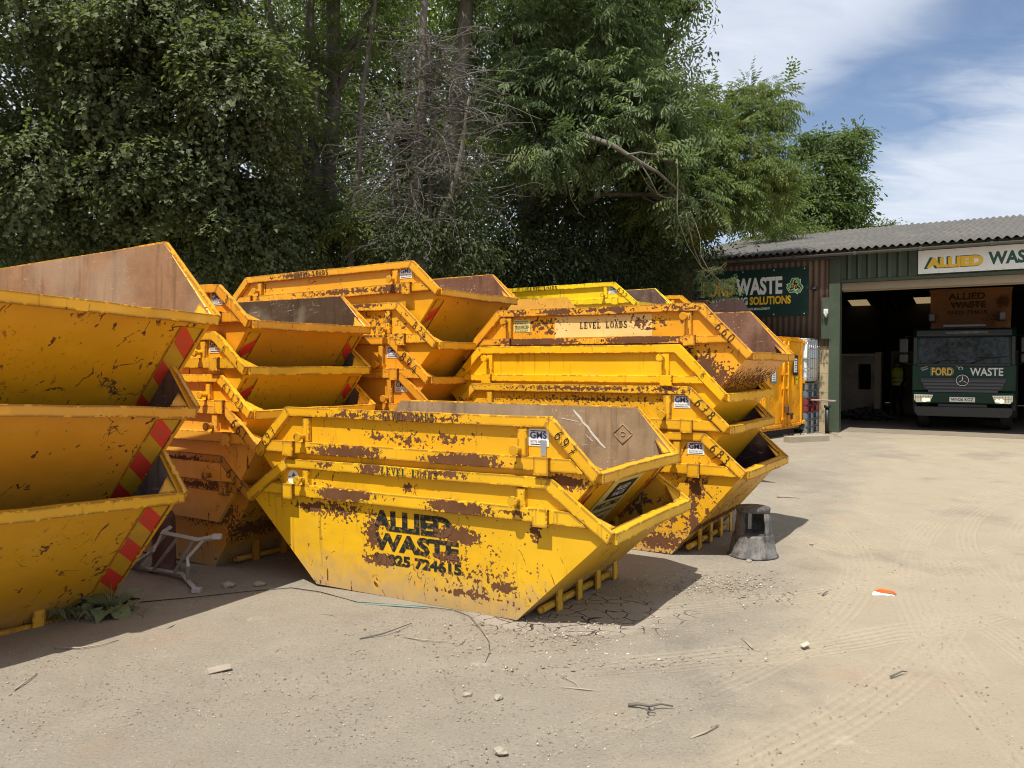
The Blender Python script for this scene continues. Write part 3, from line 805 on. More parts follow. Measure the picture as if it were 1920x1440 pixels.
# far stacks beside the barn
G5 = make_skip('lemon yellow skip lettered LEVEL LOADS, topmost of the stack nearest the barn', (1.2, 14.74, 2.01), zr(-36), 1.1, 1.03, .69, 1.5, seed=81, col=LEM, rust=.35, dust=.1, group=FARS, inner=inside(81, (.13, .08, .062)), scr=.3)
gms_sticker(G5, .98, .84, .17, .12); slab_text(G5, 'LEVEL LOADS', -.62, .965, .62, .06, M['marker'], -(.753 + .005)); hand_number(G5, '622', .25, .08)
H5 = make_skip('yellow skip mostly hidden behind the lemon yellow skip, in tree shade', (2.51, 16.22, 1.92), zr(-32), 1.1, 1.03, .69, 1.5, seed=84, col=(.7, .33, .01), rust=.7, dust=.3, group=FARS)

def copy_tree(o, parent=None):
    c = o.copy(); COL.objects.link(c)
    if parent: c.parent = parent
    for ch in list(o.children): copy_tree(ch, c)
    return c
def plain_copy(src, loc, yaw, label, group):
    """a copy of a skip and its parts without its own numbers and stickers"""
    c = src.copy(); COL.objects.link(c); c.location = loc; c.rotation_euler = zr(yaw); c['label'] = label; c['group'] = group
    for ch in list(src.children):
        if ch.name.split('.')[0] in ('painted_number', 'sticker', 'stencil_lettering', 'reflective_strip'): continue
        d = ch.copy(); COL.objects.link(d); d.parent = c
    return c
plain_copy(F2, (-1.65, 9.39, .19), -32.3, 'brownish skip lowest in the stack before the trees, hidden by the skips in front', BACKS)
for q, nm in enumerate(('lowest', 'second lowest', 'third from the ground', 'second from top', )):
    plain_copy(E4, (1.2, 14.74, .06 + q * .48), -36, 'orange skip under the lemon yellow one, %s of that stack' % nm, FARS)
    plain_copy(E4, (2.51, 16.22, .1 + q * .45), -32, 'orange skip under the shaded yellow one behind, %s of its stack' % nm, FARS)

# two loose plates standing on the hidden skips
mb = MB(); mb.prism([(-1.2, -.32), (.28, -.32), (0, 0), (-1.2, 0)], -.006, .006)
pl = mb.build('steel_plate', paint(90, (.76, .33, .008), .9, (), .2, 1.0, 1.6)); o = P(1062, 557, 12.3); pl.location = o; pl.rotation_euler = zr(-33)
tag(pl, 'scratched yellow steel plate with cut corner, standing in front of the lemon yellow skip', 'steel plate', 'loose steel plates')
mb = MB(); mb.prism([(-.34, -.4), (.4, -.4), (.2, -.03), (.06, .0), (-.34, -.06)], -.006, .006)
pl = mb.build('steel_plate', inside(92, (.06, .036, .032))); pl.location = P(1362, 561, 11.0); pl.rotation_euler = (0, R(-3), R(-25))
tag(pl, 'dark rusty steel plate with sloping corner, behind the topmost skip of the tall stack', 'steel plate', 'loose steel plates')
# ------------------------------------------------------------------ ground
def axis(lo, hi, fine, far, nfar=14):
    a = list(np.arange(lo, hi + 1e-6, fine))
    ext = np.geomspace(fine * 2, far, nfar)
    return np.array(sorted([lo - e for e in ext] + a + [hi + e for e in ext]))
gx, gy = axis(-7, 16, .11, 500), axis(1.5, 22, .11, 500)
X, Y = np.meshgrid(gx, gy)
Z = np.zeros_like(X)
for (cx, cy, h, s) in ((-4.2, 6.0, -.15, 3.0), (1, 8.4, .026, 3.0), (-3, 8.6, -.087, 3.0)):
    Z += h * np.exp(-((X - cx) ** 2 + (Y - cy) ** 2) / s)
t = np.clip((Y - 10) / 7, 0, 1); Z += .13 * t * t * (3 - 2 * t)
def wob(x, y, s, seed):
    r = np.random.default_rng(seed); o = np.zeros_like(x)
    for i in range(9):
        a = r.uniform(0, 2 * PI); f = s * r.uniform(.6, 1.7)
        o += np.sin((x * np.cos(a) + y * np.sin(a)) * f + r.uniform(0, 6.28))
    return o / 9
near = np.clip(1 - np.maximum(0, Y - 12) / 8, 0, 1)
Z += (wob(X, Y, 2.2, 1) * .010 + wob(X, Y, 6.5, 2) * .006 + wob(X, Y, 15, 3) * .003) * near
# shallow wheel ruts where lorries swing round
RUTS = [(-5.5, 6.0, 8.6, .24), (-5.5, 6.0, 9.0, .2), (12.0, 4.0, 8.1, .24), (12.0, 4.0, 8.6, .2), (-3.2, 9.4, 6.6, .28), (-3.2, 9.4, 7.25, .28), (9.5, 9.0, 6.9, .25), (14.5, 1.5, 11.6, .3), (14.5, 1.5, 12.4, .3), (-1.5, 14.5, 9.2, .3), (-1.5, 14.5, 10.1, .3)]
for (cx, cy, rr, wd) in RUTS:
    d = np.abs(np.hypot(X - cx, Y - cy) - rr)
    Z += (-.010 * np.exp(-(d / (wd * .5)) ** 2) + .005 * np.exp(-((d - wd * .75) / (wd * .25)) ** 2)) * near * (X > -1.5)
ny, nx = X.shape
V = np.stack([X.ravel(), Y.ravel(), Z.ravel()], 1)
idx = np.arange(ny * nx).reshape(ny, nx)
F = np.stack([idx[:-1, :-1], idx[:-1, 1:], idx[1:, 1:], idx[1:, :-1]], -1).reshape(-1)
m, nt = newmat('dusty_yard')
v = objco(nt)
sx, sy, sz_ = (nd(nt, 'ShaderNodeSeparateXYZ', {0: v}).outputs[i] for i in range(3))
big = noise(nt, v, .45, 5, .6); med = noise(nt, v, 2.6, 7, .65); grit = noise(nt, v, 62, 6, .8); sand = noise(nt, v, 210, 3, .75)
# compacted tan dust where lorries drive, grey gravelly ground round the skips
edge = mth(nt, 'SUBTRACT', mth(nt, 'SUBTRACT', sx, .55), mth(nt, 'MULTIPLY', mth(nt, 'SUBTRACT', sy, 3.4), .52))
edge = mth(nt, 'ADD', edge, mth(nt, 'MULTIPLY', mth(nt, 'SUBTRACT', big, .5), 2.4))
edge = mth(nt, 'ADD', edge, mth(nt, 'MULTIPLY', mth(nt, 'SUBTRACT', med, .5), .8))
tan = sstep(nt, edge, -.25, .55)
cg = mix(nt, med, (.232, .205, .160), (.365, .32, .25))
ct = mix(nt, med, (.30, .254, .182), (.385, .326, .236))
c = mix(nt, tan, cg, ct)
# red brick dust, grey oily, pale patches
c = mix(nt, mth(nt, 'MULTIPLY', sstep(nt, noise(nt, v, .7, 5, .6), .56, .72), .35), c, (.36, .23, .145))
c = mix(nt, mth(nt, 'MULTIPLY', sstep(nt, noise(nt, objco(nt, (5, 3, 0)), .55, 6, .65), .55, .68), .42), c, (.155, .14, .118))
c = mix(nt, mth(nt, 'MULTIPLY', sstep(nt, noise(nt, objco(nt, (2, 8, 0)), 1.6, 8, .7), .63, .7), .5), c, (.5, .45, .35))
gr_amt = mth(nt, 'SUBTRACT', 1.0, mth(nt, 'MULTIPLY', tan, .55))
c = mix(nt, mth(nt, 'MULTIPLY', sstep(nt, grit, .56, .68), mth(nt, 'MULTIPLY', gr_amt, .75)), c, (.52, .465, .38))
c = mix(nt, mth(nt, 'MULTIPLY', sstep(nt, grit, .46, .32), mth(nt, 'MULTIPLY', gr_amt, .85)), c, (.085, .07, .05))
c = mix(nt, mth(nt, 'MULTIPLY', mth(nt, 'SUBTRACT', sand, .35), .5, clamp=True), c, (.17, .145, .11))
# tyre prints
h = mth(nt, 'ADD', mth(nt, 'MULTIPLY', grit, mth(nt, 'ADD', mth(nt, 'MULTIPLY', gr_amt, .8), .25)), mth(nt, 'MULTIPLY', med, 1.6))
h = mth(nt, 'ADD', h, mth(nt, 'MULTIPLY', sand, .35))
trk = None
for (cx, cy, rr, wd) in RUTS:
    d2 = nd(nt, 'ShaderNodeCombineXYZ', {0: mth(nt, 'SUBTRACT', sx, cx), 1: mth(nt, 'SUBTRACT', sy, cy)}).outputs[0]
    d = mth(nt, 'SUBTRACT', vmath(nt, 'LENGTH', d2).outputs['Value'], rr)
    band = sstep(nt, mth(nt, 'ABSOLUTE', d), wd * .62, wd * .45)
    line = mth(nt, 'MULTIPLY', mth(nt, 'ADD', mth(nt, 'SINE', mth(nt, 'MULTIPLY', d, 120.0)), 1.0), .5)
    ang = mth(nt, 'ARCTAN2', mth(nt, 'SUBTRACT', sy, cy), mth(nt, 'SUBTRACT', sx, cx))
    lug = mth(nt, 'MULTIPLY', mth(nt, 'ADD', mth(nt, 'SINE', mth(nt, 'ADD', mth(nt, 'MULTIPLY', ang, rr * 80.0), mth(nt, 'MULTIPLY', d, 40.0))), 1.0), .5)
    pr_ = mth(nt, 'MULTIPLY', band, mth(nt, 'ADD', mth(nt, 'MULTIPLY', line, .7), mth(nt, 'MULTIPLY', lug, .3)))
    trk = pr_ if trk is None else mth(nt, 'MAXIMUM', trk, pr_)
trk = mth(nt, 'MULTIPLY', mth(nt, 'MULTIPLY', trk, sstep(nt, noise(nt, v, .9, 4, .55), .34, .54)), sstep(nt, sx, -.2, .8))
c = mix(nt, mth(nt, 'MULTIPLY', trk, .30), c, (.43, .365, .265))
h = mth(nt, 'SUBTRACT', h, mth(nt, 'MULTIPLY', trk, .6))
# dried puddle with shrinkage cracks beside the front skip
pd = nd(nt, 'ShaderNodeMapping', {'Vector': v, 'Location': (-.45 / .75, -5.62 / .5, 0), 'Scale': (1 / .75, 1 / .5, 0)}).outputs[0]
pm_ = sstep(nt, mth(nt, 'ADD', vmath(nt, 'LENGTH', pd).outputs['Value'], mth(nt, 'MULTIPLY', mth(nt, 'SUBTRACT', med, .5), 1.0)), 1.05, .8)
vv = nd(nt, 'ShaderNodeMapping', {'Vector': v, 'Scale': (1, 1, 0)}).outputs[0]
vw = vmath(nt, 'ADD', vv, None); nt.links.new(vmath(nt, 'SCALE', nd(nt, 'ShaderNodeTexNoise', {'Vector': v, 'Scale': 3.0}).outputs[1]).outputs[0], vw.inputs[1]); vw.inputs[1].links[0].from_node.inputs['Scale'].default_value = .22
vor = nd(nt, 'ShaderNodeTexVoronoi', {'Vector': vw.outputs[0], 'Scale': 6.5}, feature='DISTANCE_TO_EDGE')
crk = mth(nt, 'MULTIPLY', mth(nt, 'MULTIPLY', sstep(nt, vor.outputs[0], .03, .01), pm_), sstep(nt, noise(nt, v, 7.0, 3), .40, .52))
c = mix(nt, mth(nt, 'MULTIPLY', pm_, .75), c, (.27, .235, .19))
c = mix(nt, crk, c, (.06, .05, .04))
h = mth(nt, 'SUBTRACT', mth(nt, 'MULTIPLY', h, mth(nt, 'SUBTRACT', 1.0, mth(nt, 'MULTIPLY', pm_, .8))), mth(nt, 'MULTIPLY', crk, 2.5))
# leaf litter under the trees
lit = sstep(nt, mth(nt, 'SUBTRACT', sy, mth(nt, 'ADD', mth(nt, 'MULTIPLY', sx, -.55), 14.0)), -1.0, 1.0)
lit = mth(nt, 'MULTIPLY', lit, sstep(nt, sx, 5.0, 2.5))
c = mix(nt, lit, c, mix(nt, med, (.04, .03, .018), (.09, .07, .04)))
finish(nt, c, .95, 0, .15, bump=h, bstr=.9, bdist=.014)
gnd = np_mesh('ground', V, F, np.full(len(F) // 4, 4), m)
for p_ in gnd.data.polygons: p_.use_smooth = True
tag(gnd, kind='structure')

# loose grit and pebbles: nobody could count them
def pebbles(n, pick, s0, s1, seed, name, mat):
    r = np.random.default_rng(seed)
    base = np.array([(1, 0, 0), (-1, 0, 0), (0, 1, 0), (0, -1, 0), (0, 0, 1), (0, 0, -1)], float)
    tri = np.array([(0, 2, 4), (2, 1, 4), (1, 3, 4), (3, 0, 4), (2, 0, 5), (1, 2, 5), (3, 1, 5), (0, 3, 5)])
    xs, ys = pick(r, n)
    s = s0 * (s1 / s0) ** (r.random(len(xs)) ** 2.2)
    a = r.uniform(0, 2 * PI, len(xs))
    B = base[None] * (1 + r.uniform(-.35, .35, (len(xs), 6, 1))) + r.uniform(-.2, .2, (len(xs), 6, 3))
    B[:, :, 2] *= .6
    B *= s[:, None, None]
    ca, sa = np.cos(a)[:, None], np.sin(a)[:, None]
    bx = B[:, :, 0] * ca - B[:, :, 1] * sa; by = B[:, :, 0] * sa + B[:, :, 1] * ca
    zz = np.array([gh(float(x), float(y)) for x, y in zip(xs, ys)])
    Vv = np.stack([bx + xs[:, None], by + ys[:, None], B[:, :, 2] + zz[:, None] + s[:, None] * .2], -1).reshape(-1, 3)
    Ff = (tri[None] + (np.arange(len(xs)) * 6)[:, None, None]).reshape(-1)
    return np_mesh(name, Vv, Ff, np.full(len(Ff) // 3, 3), mat)
mp, nt = newmat('grit_stone')
g = nd(nt, 'ShaderNodeNewGeometry')
cr = nd(nt, 'ShaderNodeValToRGB', {0: g.outputs['Random Per Island']})
el = cr.color_ramp.elements
el[0].color = (.27, .235, .185, 1); el[1].color = (.58, .54, .47, 1)
e2 = el.new(.5); e2.color = (.27, .225, .165, 1); e3 = el.new(.85); e3.color = (.36, .30, .22, 1)
finish(nt, cr.outputs[0], .9, 0, .2)
def pick_near(r, n):
    y = 2.3 + 9.5 * r.random(n) ** 1.5; x = (r.random(n) - .5) * 1.35 * y
    k = (x < .6 + .52 * (y - 3.4) + r.normal(0, .6, n)) | (r.random(n) < .28)
    return x[k], y[k]
tag(pebbles(52000, pick_near, .0016, .0075, 5, 'grit', mp), kind='stuff')
def pick_heap(r, n):
    x = np.concatenate([r.normal(1.55, .35, n // 2), r.normal(.42, .45, n // 2)]); y = np.concatenate([r.normal(6.3, .18, n // 2), r.normal(5.1, .25, n // 2)])
    return x, y
tag(pebbles(3000, pick_heap, .003, .014, 6, 'gravel', mp), kind='stuff')

# ------------------------------------------------------------------ things lying about the yard
def stone(loc, s, label):
    bm = bmesh.new(); bmesh.ops.create_icosphere(bm, subdivisions=2, radius=1)
    sd = rng.random() * 50
    for v_ in bm.verts:
        n_ = mnoise.noise(v_.co * 1.3 + Vector((sd, 0, 0)))
        v_.co *= (1 + .45 * n_); v_.co.x *= s * 1.25; v_.co.y *= s; v_.co.z *= s * .6
    me = bpy.data.meshes.new('stone'); bm.to_mesh(me); bm.free(); me.materials.append(M['stone'])
    o = bpy.data.objects.new('stone', me); COL.objects.link(o)
    o.location = (loc.x, loc.y, gh(loc.x, loc.y) + s * .3); o.rotation_euler = (0, 0, rng.uniform(0, 6))
    tag(o, label, 'stone', 'stones on the yard')
M['stone'] = plain('stone', (.30, .26, .20), .9, var=.4, scale=20, bstr=.6)
for (px, py, s, lb) in ((1425, 1022 + 2, .028, 'pale stone on the dust to the right of the step stool'), (1520, 1021, .02, 'small pale stone alone on the open dust beyond the stool'), (1403, 1053, .022, 'flat stone at the front foot of the step stool'),
                        (937, 1412, .028, 'grey stone at the very front of the yard'), (428, 1100, .045, 'round stone in the shade between the two stacks'), (485, 1098, .04, 'broken stone in shade left of the ALLIED WASTE skip'),
                        (170, 1158, .05, 'square stone beside the weed'), (875, 1305, .022, 'small pale stone on bare gravel near the middle of the yard'), (933, 1310, .024, 'light pebble just right of the small pale stone')):
    stone(G(px, py), s, lb)

def twig(pix, rad, label, mat='twig', lift=.012, cat='twig', grp='twigs on the yard', forks=()):
    mb = MB()
    for q, line in enumerate([pix] + list(forks)):
        pts = []
        for i, (px, py) in enumerate(line):
            p = G(px, py); pts.append(Vector((p.x, p.y, gh(p.x, p.y) + lift * (1 if 0 < i < len(line) - 1 else .4))))
        n = len(pts)
        mb.tube(pts, [rad * (1 - .6 * i / (n - 1)) * (1 if q == 0 else .7) for i in range(n)], 6)
    o = mb.build('twig' if cat == 'twig' else cat.replace(' ', '_'), M[mat]); tag(o, label, cat, grp)
    return o
twig([(1176, 1325), (1195, 1327), (1216, 1331), (1238, 1327), (1260, 1327)], .009, 'thick Y-shaped grey stick at the front of the yard', lift=.02, forks=[[(1216, 1331), (1211, 1338), (1216, 1342), (1228, 1340)]])
twig([(1050, 1290), (1090, 1296), (1136, 1299)], .006, 'thin straight twig on gravel left of the Y-shaped stick', 'wood', forks=[[(1090, 1296), (1075, 1283), (1048, 1268)]])
twig([(673, 1199), (715, 1192), (735, 1185), (770, 1170)], .006, 'forked thin twig on sunlit gravel before the ALLIED WASTE skip')
twig([(757, 1196), (790, 1203), (841, 1205)], .005, 'straight thin twig just right of the forked thin twig', 'wood')
twig([(585, 1153), (620, 1157), (632, 1161)], .005, 'short twig at the sunny edge near the front skip corner')
twig([(25, 1295), (45, 1283), (68, 1265)], .006, 'slanting twig near the shadow edge of the big skips', 'wood')
twig([(1292, 1386), (1320, 1378), (1345, 1364), (1330, 1392 - 26)], .005, 'curly pale twig at the front right of the yard', 'wood')
twig([(1668, 1270), (1690, 1262), (1699, 1261)], .006, 'short thick twig on the tan dust at right')
twig([(1389, 1200), (1398, 1207), (1409, 1217)], .008, 'pair-like split twig on grey gravel in the middle right', 'wood', forks=[[(1392, 1199), (1402, 1208), (1411, 1217)]])
twig([(100, 1217), (150, 1218), (190, 1212), (220, 1202)], .006, 'long pale twig in the shade of the big skips', 'wood')
twig([(310, 1182), (320, 1178), (328, 1172)], .005, 'tiny twig just outside the shade of the big skips')
twig([(1455, 932), (1480, 933), (1497, 935)], .02, 'dark flat stick on the dust beyond the step stool', 'wood')
twig([(1540, 1117), (1546, 1098 + 15), (1551, 1110)], .006, 'small curled twig left of the orange litter')
# a packing strap and cable trailing from under the front skip
twig([(260, 1130), (360, 1122), (470, 1110), (545, 1104), (600, 1112), (668, 1131), (740, 1136), (800, 1140), (850, 1146), (880, 1158), (900, 1182), (915, 1205), (917, 1225), (908, 1243)], .0036,
     'long thin grey cable curling out in front of the ALLIED WASTE skip', 'dark_print', cat='loose cable', grp=None, lift=.008)
def scrap(pts, label, name, cat, mat, th=.004, grp=None, up=.006):
    top = []
    for (px, py, dz) in pts:
        p = G(px, py); top.append(Vector((p.x, p.y, gh(p.x, p.y) + up + dz)))
    mb = MB(); n = len(top)
    mb.add(top + [v_ - Vector((0, 0, th)) for v_ in top], [tuple(range(n)), tuple(range(2 * n - 1, n - 1, -1))] + [(i, i + n, (i + 1) % n + n, (i + 1) % n) for i in range(n)])
    return tag(mb.build(name, mat), label, cat, grp)
scrap([(387, 1255, .0), (430, 1250, .012), (433, 1258, .01), (390, 1265, 0)], 'pale cardboard scrap on the open gravel near the viewer', 'cardboard_scrap', 'cardboard', M['wood'])
scrap([(1498, 1210, 0), (1512, 1207, .01), (1517, 1212, .008), (1505, 1215, 0)], 'round flattened pale can on grey gravel', 'flattened_can', 'litter', plain('pale_tin', (.42, .38, .30), .5, var=.3))
scrap([(665, 1131, .0), (745, 1136, .004), (800, 1140, .0), (799, 1141.5, 0), (742, 1138.5, .004), (664, 1133, 0)], 'thin strip of clear green glass-like plastic lying before the front skip', 'plastic_strip', 'plastic strip', plain('pale_teal_plastic', (.16, .24, .21), .3, var=.2))
# crumpled orange and white wrapper
ro = empty('crumpled_wrapper', G(1655, 1117)); tag(ro, 'crumpled orange and white wrapper on the tan dust', 'litter')
def wrap(pts, mat, nm):
    top = [Vector(((px - 1655) / 256 * .9, (1117 - py) / 256 * 2.0, .012 + dz)) for px, py, dz in pts]
    mb = MB(); n = len(top)
    mb.add(top + [v_ - Vector((0, 0, .01)) for v_ in top], [tuple(range(n)), tuple(range(2 * n - 1, n - 1, -1))] + [(i, i + n, (i + 1) % n + n, (i + 1) % n) for i in range(n)])
    mb.build(nm, mat, ro)
wrap([(1632, 1115.5, .0), (1638, 1113, .012), (1646, 1114.5, .016), (1656, 1117, .01), (1676, 1119.8, .0), (1668, 1120.5, .008), (1645, 1119, .0)], M['white'], 'white_wrapper_side')
wrap([(1640, 1113, .022), (1655, 1113, .036), (1678, 1115, .02), (1681, 1118, .006), (1668, 1119, .026), (1655, 1118, .02), (1648, 1117, .034)], plain('orange_plastic', (.75, .14, .02), .4, var=.2), 'orange_wrapper_side')

# step stool
so = empty('step_stool', (2.13, 7.32, gh(2.13, 7.32)), zr(-8)); tag(so, 'dusty black round plastic step stool standing by the tall stack', 'step stool')
md, nt = newmat('dusty_black_plastic')
v = objco(nt); oz = nd(nt, 'ShaderNodeSeparateXYZ', {0: v}).outputs[2]
n1 = noise(nt, v, 9, 7, .65); n2 = noise(nt, nd(nt, 'ShaderNodeMapping', {'Vector': v, 'Scale': (20, 20, 4)}).outputs[0], 1.5, 6, .7)
dusty = mth(nt, 'MULTIPLY', sstep(nt, mth(nt, 'ADD', n1, mth(nt, 'MULTIPLY', n2, .5)), .55, .95), .58)
finish(nt, mix(nt, dusty, (.022, .022, .023), (.27, .25, .22)), .6, 0, .4, bump=n1, bstr=.2)
mb = MB(); mb.lathe([(.215, 0), (.22, .004), (.22, .016), (.206, .02), (.178, .175), (.170, .198), (.160, .202), (.160, .19), (.195, .02), (.20, 0)], 40)
mb.build('lower_step', md, so)
mb = MB(); mb.lathe([(.158, .186), (.158, .196), (.125, .197), (.02, .197), (.0, .197)], 40); mb.build('inner_tread', md, so)
for a0, da in ((212, 24), (324, 22), (60, 26), (125, 26)):
    mb = MB(); mb.lathe([(.167, .19), (.142, .405), (.130, .405), (.150, .19)], 7, a0=R(a0 - da), a1=R(a0 + da)); mb.build('upright', md, so)
mb = MB(); mb.lathe([(0, .437), (.13, .437), (.146, .432), (.150, .42), (.146, .395), (.135, .395), (.134, .41), (0, .41)], 40); mb.build('top_step', md, so)

# metal trestle on its side between the stacks
tr = empty('metal_trestle', (0, 0, 0)); tag(tr, 'dusty grey tubular metal trestle tipped on its side between the stacks', 'trestle')
a1, a2 = G(244, 1066) + Vector((0, 0, .02)), G(340, 1084) + Vector((0, 0, .03)); a3 = G(366, 1111) + Vector((0, 0, .02))
b1, b2, b3 = P(303, 999, 6.95), P(372, 1013, 6.62), P(405, 1006, 6.45)
a0, b0 = P(214, 1061, 6.55), P(318, 989, 7.05)
def bar(pts, name, rad=.019, seg=4):
    mb = MB(); mb.tube(pts, rad, seg, smooth=False); return mb.build(name, M['trestle'], tr, bevel=.002)
M['trestle'] = plain('dull_grey_metal', (.42, .40, .37), .6, .1, var=.2, dirt=(.22, .18, .15), dirt_amt=.5)
bar([a0, a1, a2, a3], 'foot_rail', .022); bar([b0, b1, b2, b3], 'top_rail', .022)
lp = lambda p, q, t_: p.lerp(q, t_)
for t_ in (.1, .45, .85): bar([lp(a1, a2, t_), lp(b1, b2, t_ * .98 + .02)], 'rung', .014, 8)
bar([lp(b2, b3, .3), P(350, 1046, 6.55), P(351, 1060, 6.5), lp(a2, a3, .4)], 'leg', .013, 8)
bar([b1, P(286, 1033, 6.9), a1], 'leg', .013, 8)
for q_ in (a3 + Vector((.01, -.01, .0)), b3):
    mb = MB(); mb.box(q_, (.07, .05, .038)); mb.build('end_cap', M['trestle'], tr, bevel=.004)
# rusty gas bottle-like drum behind it
rd = empty('rusty_cylinder', (-3.08, 7.27, gh(-3.08, 7.27) - .01)); tag(rd, 'reddish rusty metal cylinder standing behind the trestle', 'cylinder')
mred = plain('red_brown_rust', (.085, .035, .025), .8, var=.4, scale=8, dirt=(.14, .10, .07), dirt_amt=.8)
mb = MB(); mb.lathe([(0, 0), (.12, 0), (.125, .03), (.10, .06), (.10, .46), (.08, .52), (.035, .55), (0, .56)], 24); mb.build('shell', mred, rd)
mb = MB(); mb.lathe([(.035, .55), (.035, .6), (.0, .6)], 12); mb.lathe([(.125, .0), (.132, .012), (.125, .024)], 24); mb.build('valve_and_foot_ring', M['rust'], rd)

# weed
M['weed'] = plain('weed_leaf', (.11, .14, .065), .6, var=.35, scale=9)
wd_ = empty('weed', G(208, 1152)); tag(wd_, 'broad-leaved green weed growing at the foot of the big skips', 'weed')
mb = MB()
for i in range(17):
    a = rng.uniform(0, 2 * PI); L = rng.uniform(.08, .2); w_ = L * .42; el_ = rng.uniform(.1, .9)
    ca, sa = math.cos(a), math.sin(a)
    rows = []
    for j in range(6):
        t_ = j / 5; ww = w_ * math.sin(PI * min(1, .12 + t_ * .85)) * (1 + .25 * math.sin(j * 2.4 + i)); d_ = .05 + L * t_
        zc = .02 + L * el_ * t_ - .9 * L * t_ * t_ * (1 - el_ * .5)
        zc = max(.006, zc + .03)
        rows.append([(ca * d_ - sa * u, sa * d_ + ca * u, zc + abs(u) * .35) for u in (-ww, 0, ww)])
    vs = [p for r_ in rows for p in r_]
    mb.add(vs, [(3 * j + k_, 3 * j + k_ + 1, 3 * j + k_ + 4, 3 * j + k_ + 3) for j in range(5) for k_ in (0, 1)], 0, True)
mb.build('leaves', M['weed'], wd_, fix=False)
mb = MB()
for i in range(5):
    a = rng.uniform(0, 6.28); mb.tube([(0, 0, 0), (.02 * math.cos(a), .02 * math.sin(a), .12), (.07 * math.cos(a), .07 * math.sin(a), rng.uniform(.18, .26))], [.005, .004, .002], 5)
mb.build('stalks', M['weed'], wd_)
mb = MB()
for i in range(160):
    x, y = rng.gauss(-.12, .16), rng.gauss(.06, .07); a = rng.uniform(0, 6.28); L = rng.uniform(.05, .14); q = rng.uniform(.3, 1)
    mb.add([(x - .002, y, 0), (x + .002, y, 0), (x + math.cos(a) * L * q * .4, y + math.sin(a) * L * q * .4, L * .7), (x + math.cos(a) * L * q, y + math.sin(a) * L * q, L * .8)], [(0, 1, 2), (0, 2, 3)])
gl = mb.build('grass', plain('dry_grass', (.14, .14, .06), .8, var=.4), None, fix=False); gl.location = G(190, 1160); tag(gl, kind='stuff')
# ------------------------------------------------------------------ barn (local x along the front, y inwards, z up)
BO = Vector((7.35, 19.12, .13)); BYAW = R(-34)
BM_ = Matrix.Translation(BO) @ Matrix.Rotation(BYAW, 4, 'Z')
barn = empty('barn', BO, (0, 0, BYAW))
tag(barn, 'long steel-clad barn with brown and green sheeting and a wide open doorway', 'barn')
M['brown_clad'] = plain('brown_sheeting', (.125, .078, .058), .5, var=.12, scale=2, bstr=.02, dirt=(.2, .15, .11), dirt_amt=.35)
M['green_clad'] = plain('green_sheeting', (.042, .062, .038), .5, var=.12, scale=2, bstr=.02, dirt=(.12, .11, .08), dirt_amt=.4)
M['block'] = None
m, nt = newmat('concrete_block')
v = objco(nt)
bt = nd(nt, 'ShaderNodeTexBrick', {'Vector': nd(nt, 'ShaderNodeMapping', {'Vector': v, 'Rotation': (R(90), 0, 0)}).outputs[0], 'Color1': (.46, .37, .22, 1), 'Color2': (.40, .32, .19, 1), 'Mortar': (.27, .23, .16, 1),
                                   'Scale': 1.0, 'Mortar Size': .008, 'Brick Width': .45, 'Row Height': .225})
c = mix(nt, mth(nt, 'MULTIPLY', noise(nt, v, 6, 6), .5), bt.outputs[0], (.30, .24, .15))
finish(nt, c, .9, 0, .2, bump=mth(nt, 'ADD', noise(nt, v, 50, 4), mth(nt, 'MULTIPLY', bt.outputs[1], -2.0)), bstr=.5, bdist=.006)
M['block'] = m
M['fibre'] = plain('fibre_cement_roof', (.085, .08, .074), .92, var=.4, scale=3, bstr=.6, dirt=(.17, .16, .11), dirt_amt=.5)
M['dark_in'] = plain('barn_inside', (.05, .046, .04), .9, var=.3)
WL, WR, EZ = -4.3, 9.0, 4.17
DL, DR, DH = .19, 6.6, 3.28         # doorway
def corr(x0, x1, z0, z1, y, pitch, dep, mat, name, trap=False, back=.0):
    """upright corrugated sheet"""
    mb = MB(); n = int((x1 - x0) / pitch * (4 if trap else 6))
    cols = []
    for i in range(n + 1):
        x = x0 + (x1 - x0) * i / n; ph = ((x - x0) / pitch) % 1
        if trap:
            d_ = 0 if ph < .62 else (1 if .7 < ph < .9 else .5)
        else: d_ = .5 + .5 * math.cos(2 * PI * ph)
        cols.append((x, y - dep * d_))
    vs = [(a, b, z0) for a, b in cols] + [(a, b, z1) for a, b in cols] + [(a, b + .004, z0) for a, b in cols] + [(a, b + .004, z1) for a, b in cols]
    N = n + 1
    fs = [(i, i + 1, N + i + 1, N + i) for i in range(n)] + [(2 * N + i + 1, 2 * N + i, 3 * N + i, 3 * N + i + 1) for i in range(n)]
    fs += [(i + 1, i, 2 * N + i, 2 * N + i + 1) for i in range(n)]
    mb.add(vs, fs, 0, not trap)
    return mb.build(name, mat, barn, fix=False)
corr(WL, -.055, 1.99, EZ, 0, .135, .032, M['brown_clad'], 'brown_cladding')
corr(DL + .001, WR, 3.50, EZ, 0, .21, .04, M['green_clad'], 'green_cladding', True)
mb = MB(); mb.box(((WL - .06) / 2, .12, 1.0), (-.06 - WL, .2, 2.0)); mb.build('block_plinth', M['block'], barn)
mb = MB(); mb.box((.07, .02, 2.1), (.24, .2, 4.2)); mb.build('door_column', M['green_clad'], barn, bevel=.006)
mb = MB(); mb.box((-.13, -.09, 2.62), (.17, .02, .95)); mb.build('column_flashing', M['green_clad'], barn, bevel=.004)
mb = MB(); mb.box(((DL + DR) / 2, .03, 3.46), (DR - DL, .1, .07)); mb.build('door_lintel', M['green_clad'], barn, bevel=.004)
